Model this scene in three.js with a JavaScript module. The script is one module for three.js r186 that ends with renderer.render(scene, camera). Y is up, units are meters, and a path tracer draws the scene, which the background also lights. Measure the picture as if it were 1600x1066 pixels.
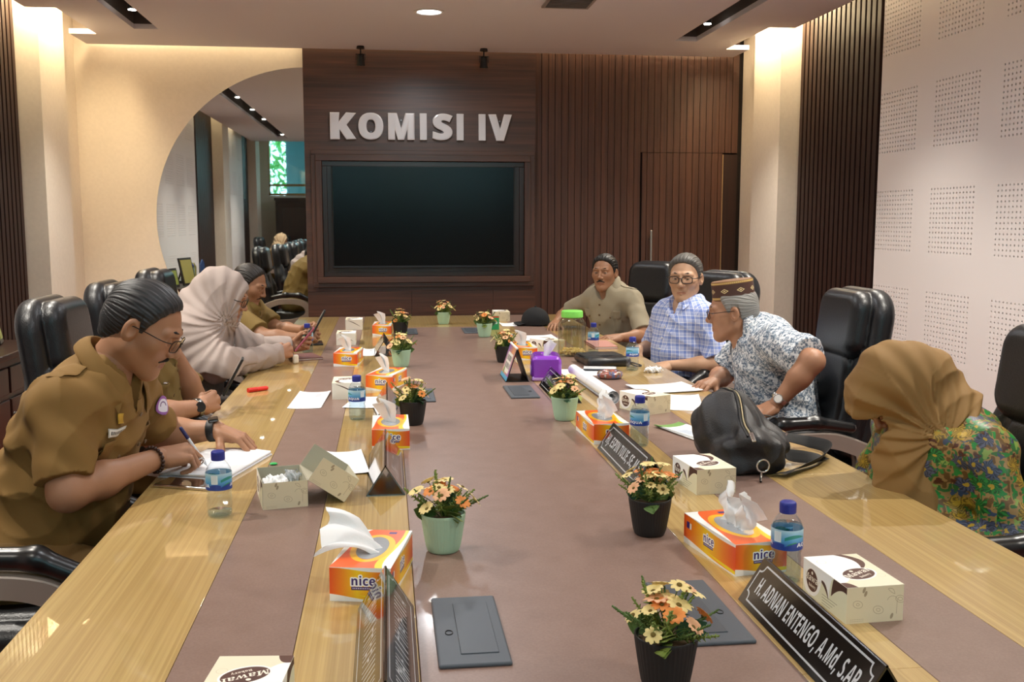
import * as THREE from 'three';
import { RoundedBoxGeometry } from 'three/addons/geometries/RoundedBoxGeometry.js';
import { TextGeometry } from 'three/addons/geometries/TextGeometry.js';
import { FontLoader } from 'three/addons/loaders/FontLoader.js';
import { mergeGeometries } from 'three/addons/utils/BufferGeometryUtils.js';
import { RectAreaLightUniformsLib } from 'three/addons/lights/RectAreaLightUniformsLib.js';

// ---------- camera, sky, exposure ----------
const scene = new THREE.Scene();
const camera = new THREE.PerspectiveCamera(37.54, 1600 / 1066, 0.05, 120);
camera.position.set(0, 1.45, 0);
camera.rotation.order = 'YXZ';
camera.rotation.set(THREE.MathUtils.degToRad(-6.8445), THREE.MathUtils.degToRad(-7.124), 0);
scene.background = new THREE.Color(0.62, 0.78, 0.9);            // overcast daylight outside the rear window
scene.backgroundIntensity = 7;
const renderer = new THREE.WebGLRenderer({ antialias: true });
renderer.toneMapping = THREE.LinearToneMapping;
renderer.toneMappingExposure = 1.0;
renderer.shadowMap.enabled = true;
RectAreaLightUniformsLib.init();

// ---------- light levels (the lamps themselves are built with their fittings) ----------
const WARM = new THREE.Color(1, 0.78, 0.46), SPOT = new THREE.Color(1, 0.94, 0.84), COOL = new THREE.Color(0.92, 0.96, 1);
const LEVEL = { coveBack: 11, coveSide: 9, column: 95, slotSpot: 14, downlight: 4 };

// ---------- small helpers ----------
const V = (x, y, z) => new THREE.Vector3(x, y, z), PI = Math.PI;
let seed = 7;
const rnd = () => { seed = (seed * 1664525 + 1013904223) >>> 0; return seed / 4294967296; };
const rr = (a, b) => a + (b - a) * rnd();
const lerp = (a, b, t) => a + (b - a) * t, clamp = (x, a, b) => Math.min(b, Math.max(a, x));
const names = {};
function numbered(n) { const k = (names[n] = (names[n] ?? -1) + 1); return k ? `${n}_${String(k).padStart(3, '0')}` : n; }
function add(name, geo, mat, parent = scene, pos, rot) {
  const m = new THREE.Mesh(geo, mat); m.castShadow = m.receiveShadow = true;
  m.name = parent === scene ? numbered(name) : name;
  if (pos) m.position.set(...pos); if (rot) m.rotation.set(...rot);
  parent.add(m); return m;
}
function tag(o, label, category, group) { o.userData.label = label; o.userData.category = category; if (group) o.userData.group = group; return o; }
function thing(name, label, category, pos = [0, 0, 0], turn = 0, group) {
  const g = new THREE.Group(); g.name = numbered(name); g.position.set(...pos); g.rotation.y = turn; scene.add(g);
  return tag(g, label, category, group);
}
function struct(name, geo, mat, pos, label) {
  const m = add(name, geo, mat, scene, pos); m.userData.kind = 'structure'; m.userData.label = label ?? name.replace(/_/g, ' '); m.userData.category = name.split('_')[0]; return m;
}
function structGroup(name, label) { const g = new THREE.Group(); g.name = name; scene.add(g); g.userData = { kind: 'structure', label, category: name.split('_')[0] }; return g; }
function copyOf(src, name, label, pos, turn) {
  const c = src.clone(); c.name = numbered(name); c.userData = { ...src.userData, label }; scene.add(c); c.position.set(...pos); c.rotation.y = turn; return c;
}
const std = (color, roughness = 0.6, o = {}) => new THREE.MeshStandardMaterial({ color, roughness, ...o });
const phy = (color, roughness = 0.5, o = {}) => new THREE.MeshPhysicalMaterial({ color, roughness, ...o });
const B = (w, h, d, x = 0, y = 0, z = 0) => new THREE.BoxGeometry(w, h, d).translate(x, y, z);
const RB = (w, h, d, r = 0.005, s = 2) => new RoundedBoxGeometry(w, h, d, s, r);
const cyl = (r1, r2, h, n = 24, open = false) => new THREE.CylinderGeometry(r1, r2, h, n, 1, open);
const lathe = (pts, n = 32) => new THREE.LatheGeometry(pts.map(p => new THREE.Vector2(p[0], p[1])), n);
const tube = (pts, r, seg = 24, rad = 8, closed = false) => new THREE.TubeGeometry(new THREE.CatmullRomCurve3(pts.map(p => V(...p)), closed), seg, r, rad, closed);
const plain = g => { const n = g.index ? g.toNonIndexed() : g; for (const k of Object.keys(n.attributes)) if (!['position', 'normal', 'uv', 'color'].includes(k)) n.deleteAttribute(k); return n; };
function merge(list) {
  const l = list.map(plain), anyC = l.some(g => g.attributes.color);
  for (const g of l) {
    const n = g.attributes.position.count;
    if (!g.attributes.uv) g.setAttribute('uv', new THREE.BufferAttribute(new Float32Array(n * 2), 2));
    if (anyC && !g.attributes.color) g.setAttribute('color', new THREE.BufferAttribute(new Float32Array(n * 3).fill(1), 3));
  }
  return mergeGeometries(l);
}
// uv in metres from the dominant axis of each face
function boxUV(geo, s = 1, swap = false) {
  const g = plain(geo), p = g.attributes.position, uv = new Float32Array(p.count * 2);
  for (let i = 0; i < p.count; i += 3) {
    const a = V().fromBufferAttribute(p, i), b = V().fromBufferAttribute(p, i + 1), c = V().fromBufferAttribute(p, i + 2);
    const n = b.clone().sub(a).cross(c.clone().sub(a)), ax = Math.abs(n.x), ay = Math.abs(n.y), az = Math.abs(n.z);
    [a, b, c].forEach((q, k) => {
      let u, v; if (ax > ay && ax > az) { u = q.z; v = q.y; } else if (ay > az) { u = q.x; v = q.z; } else { u = q.x; v = q.y; }
      if (swap) [u, v] = [v, u];
      uv[(i + k) * 2] = u * s; uv[(i + k) * 2 + 1] = v * s;
    });
  }
  g.setAttribute('uv', new THREE.BufferAttribute(uv, 2)); return g;
}
function colorize(g, f) {
  const p = g.attributes.position, n = g.attributes.normal, c = new Float32Array(p.count * 3);
  for (let i = 0; i < p.count; i++) { const k = f(p.getX(i), p.getY(i), p.getZ(i), n.getX(i), n.getY(i), n.getZ(i)); c.set(k, i * 3); }
  g.setAttribute('color', new THREE.BufferAttribute(c, 3)); return g;
}
// ---------- computed textures ----------
function hash(x, y, s = 0) { let h = (x * 374761393 + y * 668265263 + s * 974634777) | 0; h = (h ^ (h >>> 13)) * 1274126177 | 0; return ((h ^ (h >>> 16)) >>> 0) / 4294967296; }
function vnoise(x, y, px, py, s) {
  const xi = Math.floor(x), yi = Math.floor(y), fx = x - xi, fy = y - yi, u = fx * fx * (3 - 2 * fx), v = fy * fy * (3 - 2 * fy);
  const m = (a, n) => ((a % n) + n) % n, h = (a, b) => hash(m(a, px), m(b, py), s);
  return lerp(lerp(h(xi, yi), h(xi + 1, yi), u), lerp(h(xi, yi + 1), h(xi + 1, yi + 1), u), v);
}
function dataTex(w, h, f, srgb = true) {
  const d = new Uint8Array(w * h * 4);
  for (let y = 0; y < h; y++) for (let x = 0; x < w; x++) { const c = f(x / w, y / h), i = (y * w + x) * 4; d[i] = clamp(c[0], 0, 255); d[i + 1] = clamp(c[1], 0, 255); d[i + 2] = clamp(c[2], 0, 255); d[i + 3] = 255; }
  const t = new THREE.DataTexture(d, w, h); t.wrapS = t.wrapT = THREE.RepeatWrapping; t.magFilter = THREE.LinearFilter; t.minFilter = THREE.LinearMipmapLinearFilter; t.generateMipmaps = true;
  if (srgb) t.colorSpace = THREE.SRGBColorSpace; t.needsUpdate = true; return t;
}
function canvasTex(w, h, draw) {
  const c = document.createElement('canvas'); c.width = w; c.height = h; draw(c.getContext('2d'), w, h);
  const t = new THREE.CanvasTexture(c); t.colorSpace = THREE.SRGBColorSpace; t.wrapS = t.wrapT = THREE.RepeatWrapping; return t;
}
// streaked wood: grain runs along v; `fine` streaks across u
function woodTex(base, dark, w, h, fine, stretch, amount, s) {
  return dataTex(w, h, (u, v) => {
    const a = vnoise(u * fine, v * stretch, fine, stretch, s), b = vnoise(u * fine * 4, v * stretch * 2, fine * 4, stretch * 2, s + 1), c = vnoise(u * 6, v * 2, 6, 2, s + 2);
    const t = clamp((0.45 * a + 0.35 * b + 0.35 * c - 0.1) * amount, 0, 1);
    return [0, 1, 2].map(k => lerp(base[k], dark[k], t));
  });
}
const rep = (t, u, v) => { const c = t.clone(); c.repeat.set(u, v); c.needsUpdate = true; return c; };
const TX = {
  oak: woodTex([203, 174, 112], [162, 129, 72], 512, 512, 110, 3, 1.05, 11),
  walnut: woodTex([104, 66, 47], [52, 31, 23], 512, 512, 40, 3, 1.0, 21),
  slat: woodTex([101, 64, 46], [58, 35, 26], 256, 512, 20, 3, 1.0, 31),
  floor: woodTex([150, 66, 36], [96, 36, 20], 256, 512, 22, 3, 1.0, 41),
  leatherette: dataTex(256, 256, (u, v) => { const n = vnoise(u * 128, v * 128, 128, 128, 51) * 10 + vnoise(u * 8, v * 8, 8, 8, 52) * 8 - 9; return [132 + n, 107 + n, 96 + n]; }),
  weave: dataTex(128, 128, (u, v) => { const n = 128 + 60 * Math.sin(u * 2 * PI * 32) * Math.cos(v * 2 * PI * 32) + 40 * (vnoise(u * 64, v * 64, 64, 64, 61) - 0.5); return [n, n, n]; }, false),
  grainBump: dataTex(256, 256, (u, v) => { const n = 255 * (0.6 * vnoise(u * 60, v * 60, 60, 60, 71) + 0.4 * vnoise(u * 128, v * 128, 128, 128, 72)); return [n, n, n]; }, false),
  plaster: dataTex(256, 256, (u, v) => { const n = 6 * (vnoise(u * 5, v * 5, 5, 5, 81) - 0.5) + 5 * (vnoise(u * 90, v * 90, 90, 90, 82) - 0.5); return [231 + n, 219 + n, 203 + n]; }),
};
const M = {
  oak: phy(0xffffff, 0.4, { map: rep(TX.oak, 2.2, 0.8), clearcoat: 0.9, clearcoatRoughness: 0.02 }),
  inlay: phy(0xffffff, 0.42, { map: rep(TX.leatherette, 3, 3), clearcoat: 0.22, clearcoatRoughness: 0.12 }),
  walnutH: phy(0xffffff, 0.42, { map: rep(TX.walnut, 1.2, 0.9), clearcoat: 0.25, clearcoatRoughness: 0.3 }),
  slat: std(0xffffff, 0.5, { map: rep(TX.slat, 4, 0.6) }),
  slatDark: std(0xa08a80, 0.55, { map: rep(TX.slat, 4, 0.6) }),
  groove: std(0x1d120d, 0.8),
  darkWood: phy(0x8a6a5c, 0.38, { map: rep(TX.walnut, 1.5, 1), clearcoat: 0.35, clearcoatRoughness: 0.2 }),
  wall: std(0xffffff, 0.85, { map: rep(TX.plaster, 0.7, 0.7) }),
  acoustic: std(0xefe9e6, 0.8),
  ceiling: std(0xe4e3ea, 0.9),
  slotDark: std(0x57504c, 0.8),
  cavity: std(0x1c1a19, 0.95),
  black: std(0x151516, 0.45), blackGloss: phy(0x0c0c0d, 0.12, { clearcoat: 1, clearcoatRoughness: 0.03 }),
  white: std(0xf2f0ec, 0.6), metal: std(0xb9b7b2, 0.3, { metalness: 1 }), chrome: std(0xd8d8d8, 0.12, { metalness: 1 }),
  glass: phy(0xffffff, 0.03, { transmission: 1, thickness: 0, ior: 1.45 }),
};
// ---------- distance fields and a surface-nets mesher ----------
const vadd = (a, b, s = 1) => [a[0] + b[0] * s, a[1] + b[1] * s, a[2] + b[2] * s], vsub = (a, b) => [a[0] - b[0], a[1] - b[1], a[2] - b[2]];
const vdot = (a, b) => a[0] * b[0] + a[1] * b[1] + a[2] * b[2], vlen = a => Math.hypot(...a), vnorm = a => { const l = vlen(a) || 1; return [a[0] / l, a[1] / l, a[2] / l]; };
const vcross = (a, b) => [a[1] * b[2] - a[2] * b[1], a[2] * b[0] - a[0] * b[2], a[0] * b[1] - a[1] * b[0]], vmix = (a, b, t) => [lerp(a[0], b[0], t), lerp(a[1], b[1], t), lerp(a[2], b[2], t)];
function cap(a, b, r1, r2 = r1) {
  const [ax, ay, az] = a, dx = b[0] - ax, dy = b[1] - ay, dz = b[2] - az, il = 1 / (dx * dx + dy * dy + dz * dz || 1e-9), dr = r2 - r1;
  return (x, y, z) => { const px = x - ax, py = y - ay, pz = z - az; let t = (px * dx + py * dy + pz * dz) * il; t = t < 0 ? 0 : t > 1 ? 1 : t; const qx = px - dx * t, qy = py - dy * t, qz = pz - dz * t; return Math.sqrt(qx * qx + qy * qy + qz * qz) - r1 - dr * t; };
}
const sph = (c, r) => (x, y, z) => Math.hypot(x - c[0], y - c[1], z - c[2]) - r;
function ell(c, r, bs) {
  const [cx, cy, cz] = c, [rx, ry, rz] = r;
  return (x, y, z) => {
    let px = x - cx, py = y - cy, pz = z - cz;
    if (bs) { const a = px * bs[0][0] + py * bs[0][1] + pz * bs[0][2], b = px * bs[1][0] + py * bs[1][1] + pz * bs[1][2], d = px * bs[2][0] + py * bs[2][1] + pz * bs[2][2]; px = a; py = b; pz = d; }
    const ux = px / rx, uy = py / ry, uz = pz / rz, k0 = Math.sqrt(ux * ux + uy * uy + uz * uz), wx = ux / rx, wy = uy / ry, wz = uz / rz, k1 = Math.sqrt(wx * wx + wy * wy + wz * wz);
    return k1 < 1e-9 ? -Math.min(rx, ry, rz) : k0 * (k0 - 1) / k1;
  };
}
function rbox(c, h, r, bs) {
  return (x, y, z) => {
    let px = x - c[0], py = y - c[1], pz = z - c[2];
    if (bs) { const a = px * bs[0][0] + py * bs[0][1] + pz * bs[0][2], b = px * bs[1][0] + py * bs[1][1] + pz * bs[1][2], d = px * bs[2][0] + py * bs[2][1] + pz * bs[2][2]; px = a; py = b; pz = d; }
    const qx = Math.abs(px) - h[0] + r, qy = Math.abs(py) - h[1] + r, qz = Math.abs(pz) - h[2] + r;
    return Math.hypot(Math.max(qx, 0), Math.max(qy, 0), Math.max(qz, 0)) + Math.min(Math.max(qx, qy, qz), 0) - r;
  };
}
const smin = (a, b, k) => { const h = k - Math.abs(a - b); return (a < b ? a : b) - (h > 0 ? h * h / (4 * k) : 0); };
const smax = (a, b, k) => -smin(-a, -b, k);
const U = (k, ...f) => { f = f.flat(); return (x, y, z) => { let d = f[0](x, y, z); for (let i = 1; i < f.length; i++) d = smin(d, f[i](x, y, z), k); return d; }; };
const cut = (f, g, k = 0.004) => (x, y, z) => smax(f(x, y, z), -g(x, y, z), k);
const below = (p, n) => { n = vnorm(n); return (x, y, z) => (x - p[0]) * n[0] + (y - p[1]) * n[1] + (z - p[2]) * n[2]; };   // negative on the side the normal points away from
const both = (f, g, k = 0.004) => (x, y, z) => smax(f(x, y, z), g(x, y, z), k);
const grow = (f, r) => (x, y, z) => f(x, y, z) - r;
function netMesh(f, lo, hi, h) {
  const n = [0, 1, 2].map(k => Math.ceil((hi[k] - lo[k]) / h) + 1), [nx, ny, nz] = n, val = new Float32Array(nx * ny * nz).fill(1), BS = 6, R = BS * h * 0.87 * 1.35;
  const at = (i, j, k) => (k * ny + j) * nx + i;
  for (let bk = 0; bk < nz; bk += BS) for (let bj = 0; bj < ny; bj += BS) for (let bi = 0; bi < nx; bi += BS) {
    const d = f(lo[0] + (bi + BS / 2) * h, lo[1] + (bj + BS / 2) * h, lo[2] + (bk + BS / 2) * h), far = Math.abs(d) > R;
    for (let k = bk; k < Math.min(bk + BS, nz); k++) for (let j = bj; j < Math.min(bj + BS, ny); j++) for (let i = bi; i < Math.min(bi + BS, nx); i++)
      val[at(i, j, k)] = far ? d : f(lo[0] + i * h, lo[1] + j * h, lo[2] + k * h);
  }
  const id = new Int32Array(nx * ny * nz).fill(-1), pos = [], idx = [];
  for (let k = 0; k < nz - 1; k++) for (let j = 0; j < ny - 1; j++) for (let i = 0; i < nx - 1; i++) {
    let s = 0, cx = 0, cy = 0, cz = 0, c = 0; const v = [];
    for (let q = 0; q < 8; q++) { const w = val[at(i + (q & 1), j + ((q >> 1) & 1), k + (q >> 2))]; v.push(w); if (w < 0) s |= 1 << q; }
    if (s === 0 || s === 255) continue;
    for (let a = 0; a < 8; a++) for (let e = 1; e < 8; e <<= 1) { const b = a | e; if (b === a || (v[a] < 0) === (v[b] < 0)) continue; const t = v[a] / (v[a] - v[b]); cx += (a & 1) + (e === 1 ? t : 0); cy += ((a >> 1) & 1) + (e === 2 ? t : 0); cz += (a >> 2) + (e === 4 ? t : 0); c++; }
    id[at(i, j, k)] = pos.length / 3; pos.push(lo[0] + (i + cx / c) * h, lo[1] + (j + cy / c) * h, lo[2] + (k + cz / c) * h);
  }
  const quad = (a, b, c, d, fl) => { if (a < 0 || b < 0 || c < 0 || d < 0) return; fl ? idx.push(a, b, c, a, c, d) : idx.push(a, c, b, a, d, c); };
  for (let k = 1; k < nz - 1; k++) for (let j = 1; j < ny - 1; j++) for (let i = 1; i < nx - 1; i++) {
    const s0 = val[at(i, j, k)] < 0;
    if (s0 !== val[at(i + 1, j, k)] < 0) quad(id[at(i, j - 1, k - 1)], id[at(i, j, k - 1)], id[at(i, j, k)], id[at(i, j - 1, k)], s0);
    if (s0 !== val[at(i, j + 1, k)] < 0) quad(id[at(i - 1, j, k - 1)], id[at(i - 1, j, k)], id[at(i, j, k)], id[at(i, j, k - 1)], s0);
    if (s0 !== val[at(i, j, k + 1)] < 0) quad(id[at(i - 1, j - 1, k)], id[at(i, j - 1, k)], id[at(i, j, k)], id[at(i - 1, j, k)], s0);
  }
  const nor = new Float32Array(pos.length), e = h * 0.4;
  for (let i = 0; i < pos.length; i += 3) {
    const [x, y, z] = [pos[i], pos[i + 1], pos[i + 2]], g = vnorm([f(x + e, y, z) - f(x - e, y, z), f(x, y + e, z) - f(x, y - e, z), f(x, y, z + e) - f(x, y, z - e)]); nor.set(g, i);
  }
  const g = new THREE.BufferGeometry(); g.setAttribute('position', new THREE.Float32BufferAttribute(pos, 3)); g.setAttribute('normal', new THREE.BufferAttribute(nor, 3)); g.setIndex(idx); return g;
}
// a box whose six faces look into rectangles of an atlas: faces = { px:[u0,v0,u1,v1], ... }
function atlasBox(w, h, d, faces) {
  const g = new THREE.BoxGeometry(w, h, d), uv = g.attributes.uv;
  ['px', 'nx', 'py', 'ny', 'pz', 'nz'].forEach((k, i) => { const r = faces[k] ?? [0, 0, 0.01, 0.01]; for (let q = 0; q < 4; q++) { const j = i * 4 + q; uv.setXY(j, lerp(r[0], r[2], uv.getX(j)), lerp(r[1], r[3], uv.getY(j))); } });
  return g.translate(0, h / 2, 0);
}
// a folded sheet: f(u, v) -> [x, y, z]; thin double skin
function sheet(f, nu, nv, t = 0.0006) {
  const pos = [], uv = [], idx = [];
  for (const s of [0, 1]) for (let j = 0; j <= nv; j++) for (let i = 0; i <= nu; i++) {
    const u = i / nu, v = j / nv, p = f(u, v), e = 1e-3, a = vsub(f(u + e, v), p), b = vsub(f(u, v + e), p), n = vnorm(vcross(a, b));
    pos.push(...vadd(p, n, s ? -t : 0)); uv.push(u, v);
  }
  const W = nu + 1, O = W * (nv + 1);
  for (let j = 0; j < nv; j++) for (let i = 0; i < nu; i++) { const a = j * W + i; idx.push(a, a + 1, a + W + 1, a, a + W + 1, a + W, O + a, O + a + W + 1, O + a + 1, O + a, O + a + W, O + a + W + 1); }
  for (let i = 0; i < nu; i++) for (const [a, fl] of [[i, 0], [nv * W + i, 1]]) fl ? idx.push(a, a + 1, O + a + 1, a, O + a + 1, O + a) : idx.push(a, O + a + 1, a + 1, a, O + a, O + a + 1);
  for (let j = 0; j < nv; j++) for (const [a, fl] of [[j * W, 0], [j * W + nu, 1]]) { const b = a + W; fl ? idx.push(a, O + b, b, a, O + a, O + b) : idx.push(a, b, O + b, a, O + b, O + a); }
  const g = new THREE.BufferGeometry(); g.setAttribute('position', new THREE.Float32BufferAttribute(pos, 3)); g.setAttribute('uv', new THREE.Float32BufferAttribute(uv, 2)); g.setIndex(idx); g.computeVertexNormals(); return g;
}
// ---------- the room ----------
const XL = -2.40, XR = 3.03, ZB = -8.42, ZR = 2.9, CH = 2.8, TOPY = 3.2, XC = 0.315;
const floor = structGroup('floor', 'reddish brown laminate plank floor');
add('subfloor', B(5.9, 0.1, 11.8, XC, -0.07, -2.76), M.groove, floor);
{
  const fm = [0xffffff, 0xe6dad4, 0xf4ece0].map(c => phy(c, 0.35, { map: rep(TX.floor, 5, 0.6), clearcoat: 0.3, clearcoatRoughness: 0.15 }));
  const w = 0.135, L = 2.28, pg = boxUV(B(w - 0.002, 0.02, L - 0.002));
  for (let i = 0; i < 41; i++) for (let j = 0; j < 6; j++) {
    const z = ZB - 0.02 + (j + 0.5) * L - (i % 3) * 0.76; if (z - L / 2 > ZR - 0.2) continue;
    add('plank', pg, fm[(i * 7 + j * 5) % 3], floor, [XL - 0.02 + (i + 0.5) * w, -0.01, z]);
  }
}
struct('ceiling_upper', B(6.2, 0.15, 12, XC, TOPY + 0.075, -2.76), M.ceiling, undefined, 'upper slab above the dropped ceiling').name = 'ceiling_001';
// dropped ceiling with slots and notches for the columns
{
  const s = new THREE.Shape(), a = XL + 0.14, b = XR - 0.14, zb = ZB + 0.14;
  const P = [[a, 1], [a, -6.93], [-2.07, -6.93], [-2.07, -7.84], [a, -7.84], [a, zb], [b, zb], [b, -7.91], [2.70, -7.91], [2.70, -7.0], [b, -7.0], [b, 1]];
  P.forEach(([x, z], i) => i ? s.lineTo(x, -z) : s.moveTo(x, -z));
  for (const [x0, x1] of [[-1.75, -1.58], [2.19, 2.36]]) { const h = new THREE.Path(); h.moveTo(x0, 7.6); h.lineTo(x1, 7.6); h.lineTo(x1, -0.4); h.lineTo(x0, -0.4); s.holes.push(h); }
  const g = new THREE.ExtrudeGeometry(s, { depth: 0.035, bevelEnabled: false }).rotateX(-PI / 2).translate(0, CH, 0);
  const c = struct('ceiling', g, M.ceiling, undefined, 'greyish dropped ceiling with two long light slots');
  add('fascia', B(b - a, 0.4, 0.03, XC, CH + 0.2, 1.015), M.ceiling, c);
  for (const [x0, x1] of [[-1.75, -1.58], [2.19, 2.36]]) {
    const L = 8.0, zc = -3.6, hgt = 0.2, y = CH + 0.035 + hgt / 2;
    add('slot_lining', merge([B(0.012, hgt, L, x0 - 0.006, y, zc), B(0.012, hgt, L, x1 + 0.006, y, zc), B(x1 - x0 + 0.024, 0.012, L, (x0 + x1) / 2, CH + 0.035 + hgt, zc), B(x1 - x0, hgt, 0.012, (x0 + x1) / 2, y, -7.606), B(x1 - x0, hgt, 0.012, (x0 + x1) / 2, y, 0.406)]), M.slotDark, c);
  }
}
function led(name, label, w, d, x, y, z, rot, level, hide = true, color = WARM) {
  const t = thing(name, label, 'light strip', [x, y, z]);
  const g = new THREE.Group(); g.name = 'strip_body'; t.add(g); g.rotation.set(...rot);
  add('housing', B(w, d, 0.012, 0, 0, 0.008), M.white, g);
  add('light_strip', B(w * 0.99, d * 0.8, 0.002, 0, 0, 0.001), std(0xfff1d8, 0.6, { emissive: color, emissiveIntensity: level * 0.25 }), g);
  const l = new THREE.RectAreaLight(color, level, w, d); l.position.set(0, 0, -0.004); g.add(l);
  return t;
}
// back wall: plaster with the half-round mirror, dark wood TV panel, grooved boards with a flush door
{
  const w = structGroup('wall_back', 'back wall with plaster, dark wood panel and grooved boards');
  add('backing', B(5.9, 3.3, 0.15, XC, 1.6, ZB - 0.1), M.groove, w);
  add('plaster', boxUV(B(1.79, 3.2, 0.03, -1.535, 1.6, ZB - 0.015)), M.wall, w);
  const zf = ZB + 0.06, pan = (x0, x1, y0, y1, z, d, m = M.walnutH) => add('wood_panel', boxUV(B(x1 - x0, y1 - y0, d, (x0 + x1) / 2, (y0 + y1) / 2, z - d / 2), 1, true), m, w);
  pan(-0.64, 1.24, 0.87, 3.18, zf, 0.1);
  for (const [a, b] of [[-0.64, 0.205], [0.207, 0.885], [0.887, 1.24]]) pan(a, b, 0, 0.868, zf, 0.1);
  // grooved boards
  const pitch = 0.0565, bd = (x0, x1, y0, y1, parent) => add('board', boxUV(B(x1 - x0, y1 - y0, 0.018, (x0 + x1) / 2, (y0 + y1) / 2, ZB + 0.001)), M.slat, parent);
  const door = structGroup('door_1', 'flush door clad in grooved wood boards');
  for (let i = 0; i < 32; i++) {
    const x0 = 1.245 + i * pitch, x1 = Math.min(x0 + pitch - 0.0045, XR - 0.03); if (x1 - x0 < 0.01) continue;
    if (x1 < 2.162) bd(x0, x1, 0, 3.18, w);
    else { bd(Math.max(x0, 2.12), x1, 2.024, 3.18, w); if (x0 < 2.84) bd(Math.max(x0, 2.163), Math.min(x1, 2.862), 0.01, 2.02, door); }
  }
  add('door_edge', B(0.006, 2.0, 0.02, 2.868, 1.01, ZB + 0.002), std(0xb08f66, 0.6), door);
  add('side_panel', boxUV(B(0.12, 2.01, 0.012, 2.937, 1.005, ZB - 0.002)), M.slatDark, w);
  const hd = add('door_handle', new THREE.CapsuleGeometry(0.012, 0.36, 4, 12), M.metal, door, [2.238, 1.18, ZB + 0.055]);
  add('post', merge([cyl(0.007, 0.007, 0.05, 10).rotateX(PI / 2).translate(0, 0.12, -0.024), cyl(0.007, 0.007, 0.05, 10).rotateX(PI / 2).translate(0, -0.12, -0.024)]), M.metal, hd);
  // mirror
  const sh = new THREE.Shape(), R = 1.212, cx = -0.613, cy = 1.46; let first = true;
  for (let i = 0; i <= 90; i++) { const a = PI / 2 + PI * i / 90, x = Math.min(cx + R * Math.cos(a), -0.645), y = cy + R * Math.sin(a); first ? sh.moveTo(x, y) : sh.lineTo(x, y); first = false; }
  const mr = add('round_mirror', new THREE.ExtrudeGeometry(sh, { depth: 0.005, bevelEnabled: false }).translate(0, 0, ZB + 0.001), std(0xe2e6e4, 0.015, { metalness: 1 }));
  tag(mr, 'large half-round wall mirror beside the dark wood panel', 'mirror');
}
// television with its stepped wooden surround
{
  const zf = ZB + 0.06, fr = thing('tv_surround', 'stepped dark wood frame around the television', 'frame', [0.319, 1.4605, zf]);
  const W = 1.822, H = 1.109;
  const ring = (w, h, t, d) => [[0, h / 2 - t / 2, w, t], [0, -h / 2 + t / 2, w, t], [-w / 2 + t / 2, 0, t, h - 2 * t], [w / 2 - t / 2, 0, t, h - 2 * t]].map(([x, y, a, b]) => [boxUV(RB(a, b, d, 0.004, 2).translate(x, y, d / 2), 1, a > b)]);
  for (const [g] of ring(W, H, 0.036, 0.028)) add('outer_moulding', g, M.walnutH, fr);
  for (const [g] of ring(W - 0.072, H - 0.072, 0.05, 0.05)) add('middle_moulding', g, M.walnutH, fr);
  for (const [g] of ring(W - 0.172, H - 0.172, 0.04, 0.02)) add('inner_moulding', g, M.darkWood, fr);
  add('back_board', B(W - 0.1, H - 0.1, 0.006, 0, 0, 0.003), M.darkWood, fr);
  const tv = thing('television', 'large flat black television switched off', 'television', [0.315, 1.478, zf + 0.02]);
  add('casing', RB(1.487, 0.826, 0.04, 0.006), M.black, tv, [0, 0, 0.02]);
  add('screen', B(1.47, 0.80, 0.002, 0, 0.006, 0.0415), phy(0x050506, 0.2, { specularIntensity: 0.45 }), tv);
  add('bottom_bezel', B(1.486, 0.012, 0.004, 0, -0.404, 0.042), std(0x3a3a3d, 0.3, { metalness: 0.6 }), tv);
}
// lettering
{
  const font = await new FontLoader().loadAsync('fonts/droid/droid_sans_bold.typeface.json');
  const sg = thing('wall_lettering', 'raised silver-white capital letters reading KOMISI IV', 'sign', [-0.432, 2.1, ZB + 0.062]);
  const lm = phy(0xe4e2e6, 0.3, { metalness: 0.0, clearcoat: 0.6, clearcoatRoughness: 0.1 }), sm = std(0x8d8a8c, 0.35, { metalness: 0.5 });
  const spans = [['K', 0, 0.208], ['O', 0.225, 0.425], ['M', 0.462, 0.675], ['I', 0.718, 0.775], ['S', 0.82, 0.985], ['I', 1.017, 1.075], ['I', 1.197, 1.255], ['V', 1.277, 1.471]];
  for (const [c, x0, x1] of spans) {
    if (c === 'I') { add('letter', RB(x1 - x0, 0.213, 0.028, 0.003).translate((x0 + x1) / 2, 0.1065, 0.026), lm, sg); continue; }
    const g = new TextGeometry(c, { font, size: 0.2, depth: 0.022, curveSegments: 8, bevelEnabled: true, bevelThickness: 0.003, bevelSize: 0.011, bevelOffset: 0, bevelSegments: 2 });
    g.computeBoundingBox(); const b = g.boundingBox, sx = (x1 - x0) / (b.max.x - b.min.x), sy = 0.213 / (b.max.y - b.min.y);
    g.translate(-b.min.x, -b.min.y, -b.min.z).scale(sx, sy, 1).translate(x0, 0, 0.012); add('letter', g, lm, sg);
    for (const t of [0.3, 0.75]) add('stand_off', cyl(0.006, 0.006, 0.014, 8).rotateX(PI / 2).translate(lerp(x0, x1, 0.5), 0.213 * t, 0.006), sm, sg);
  }
}
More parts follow.
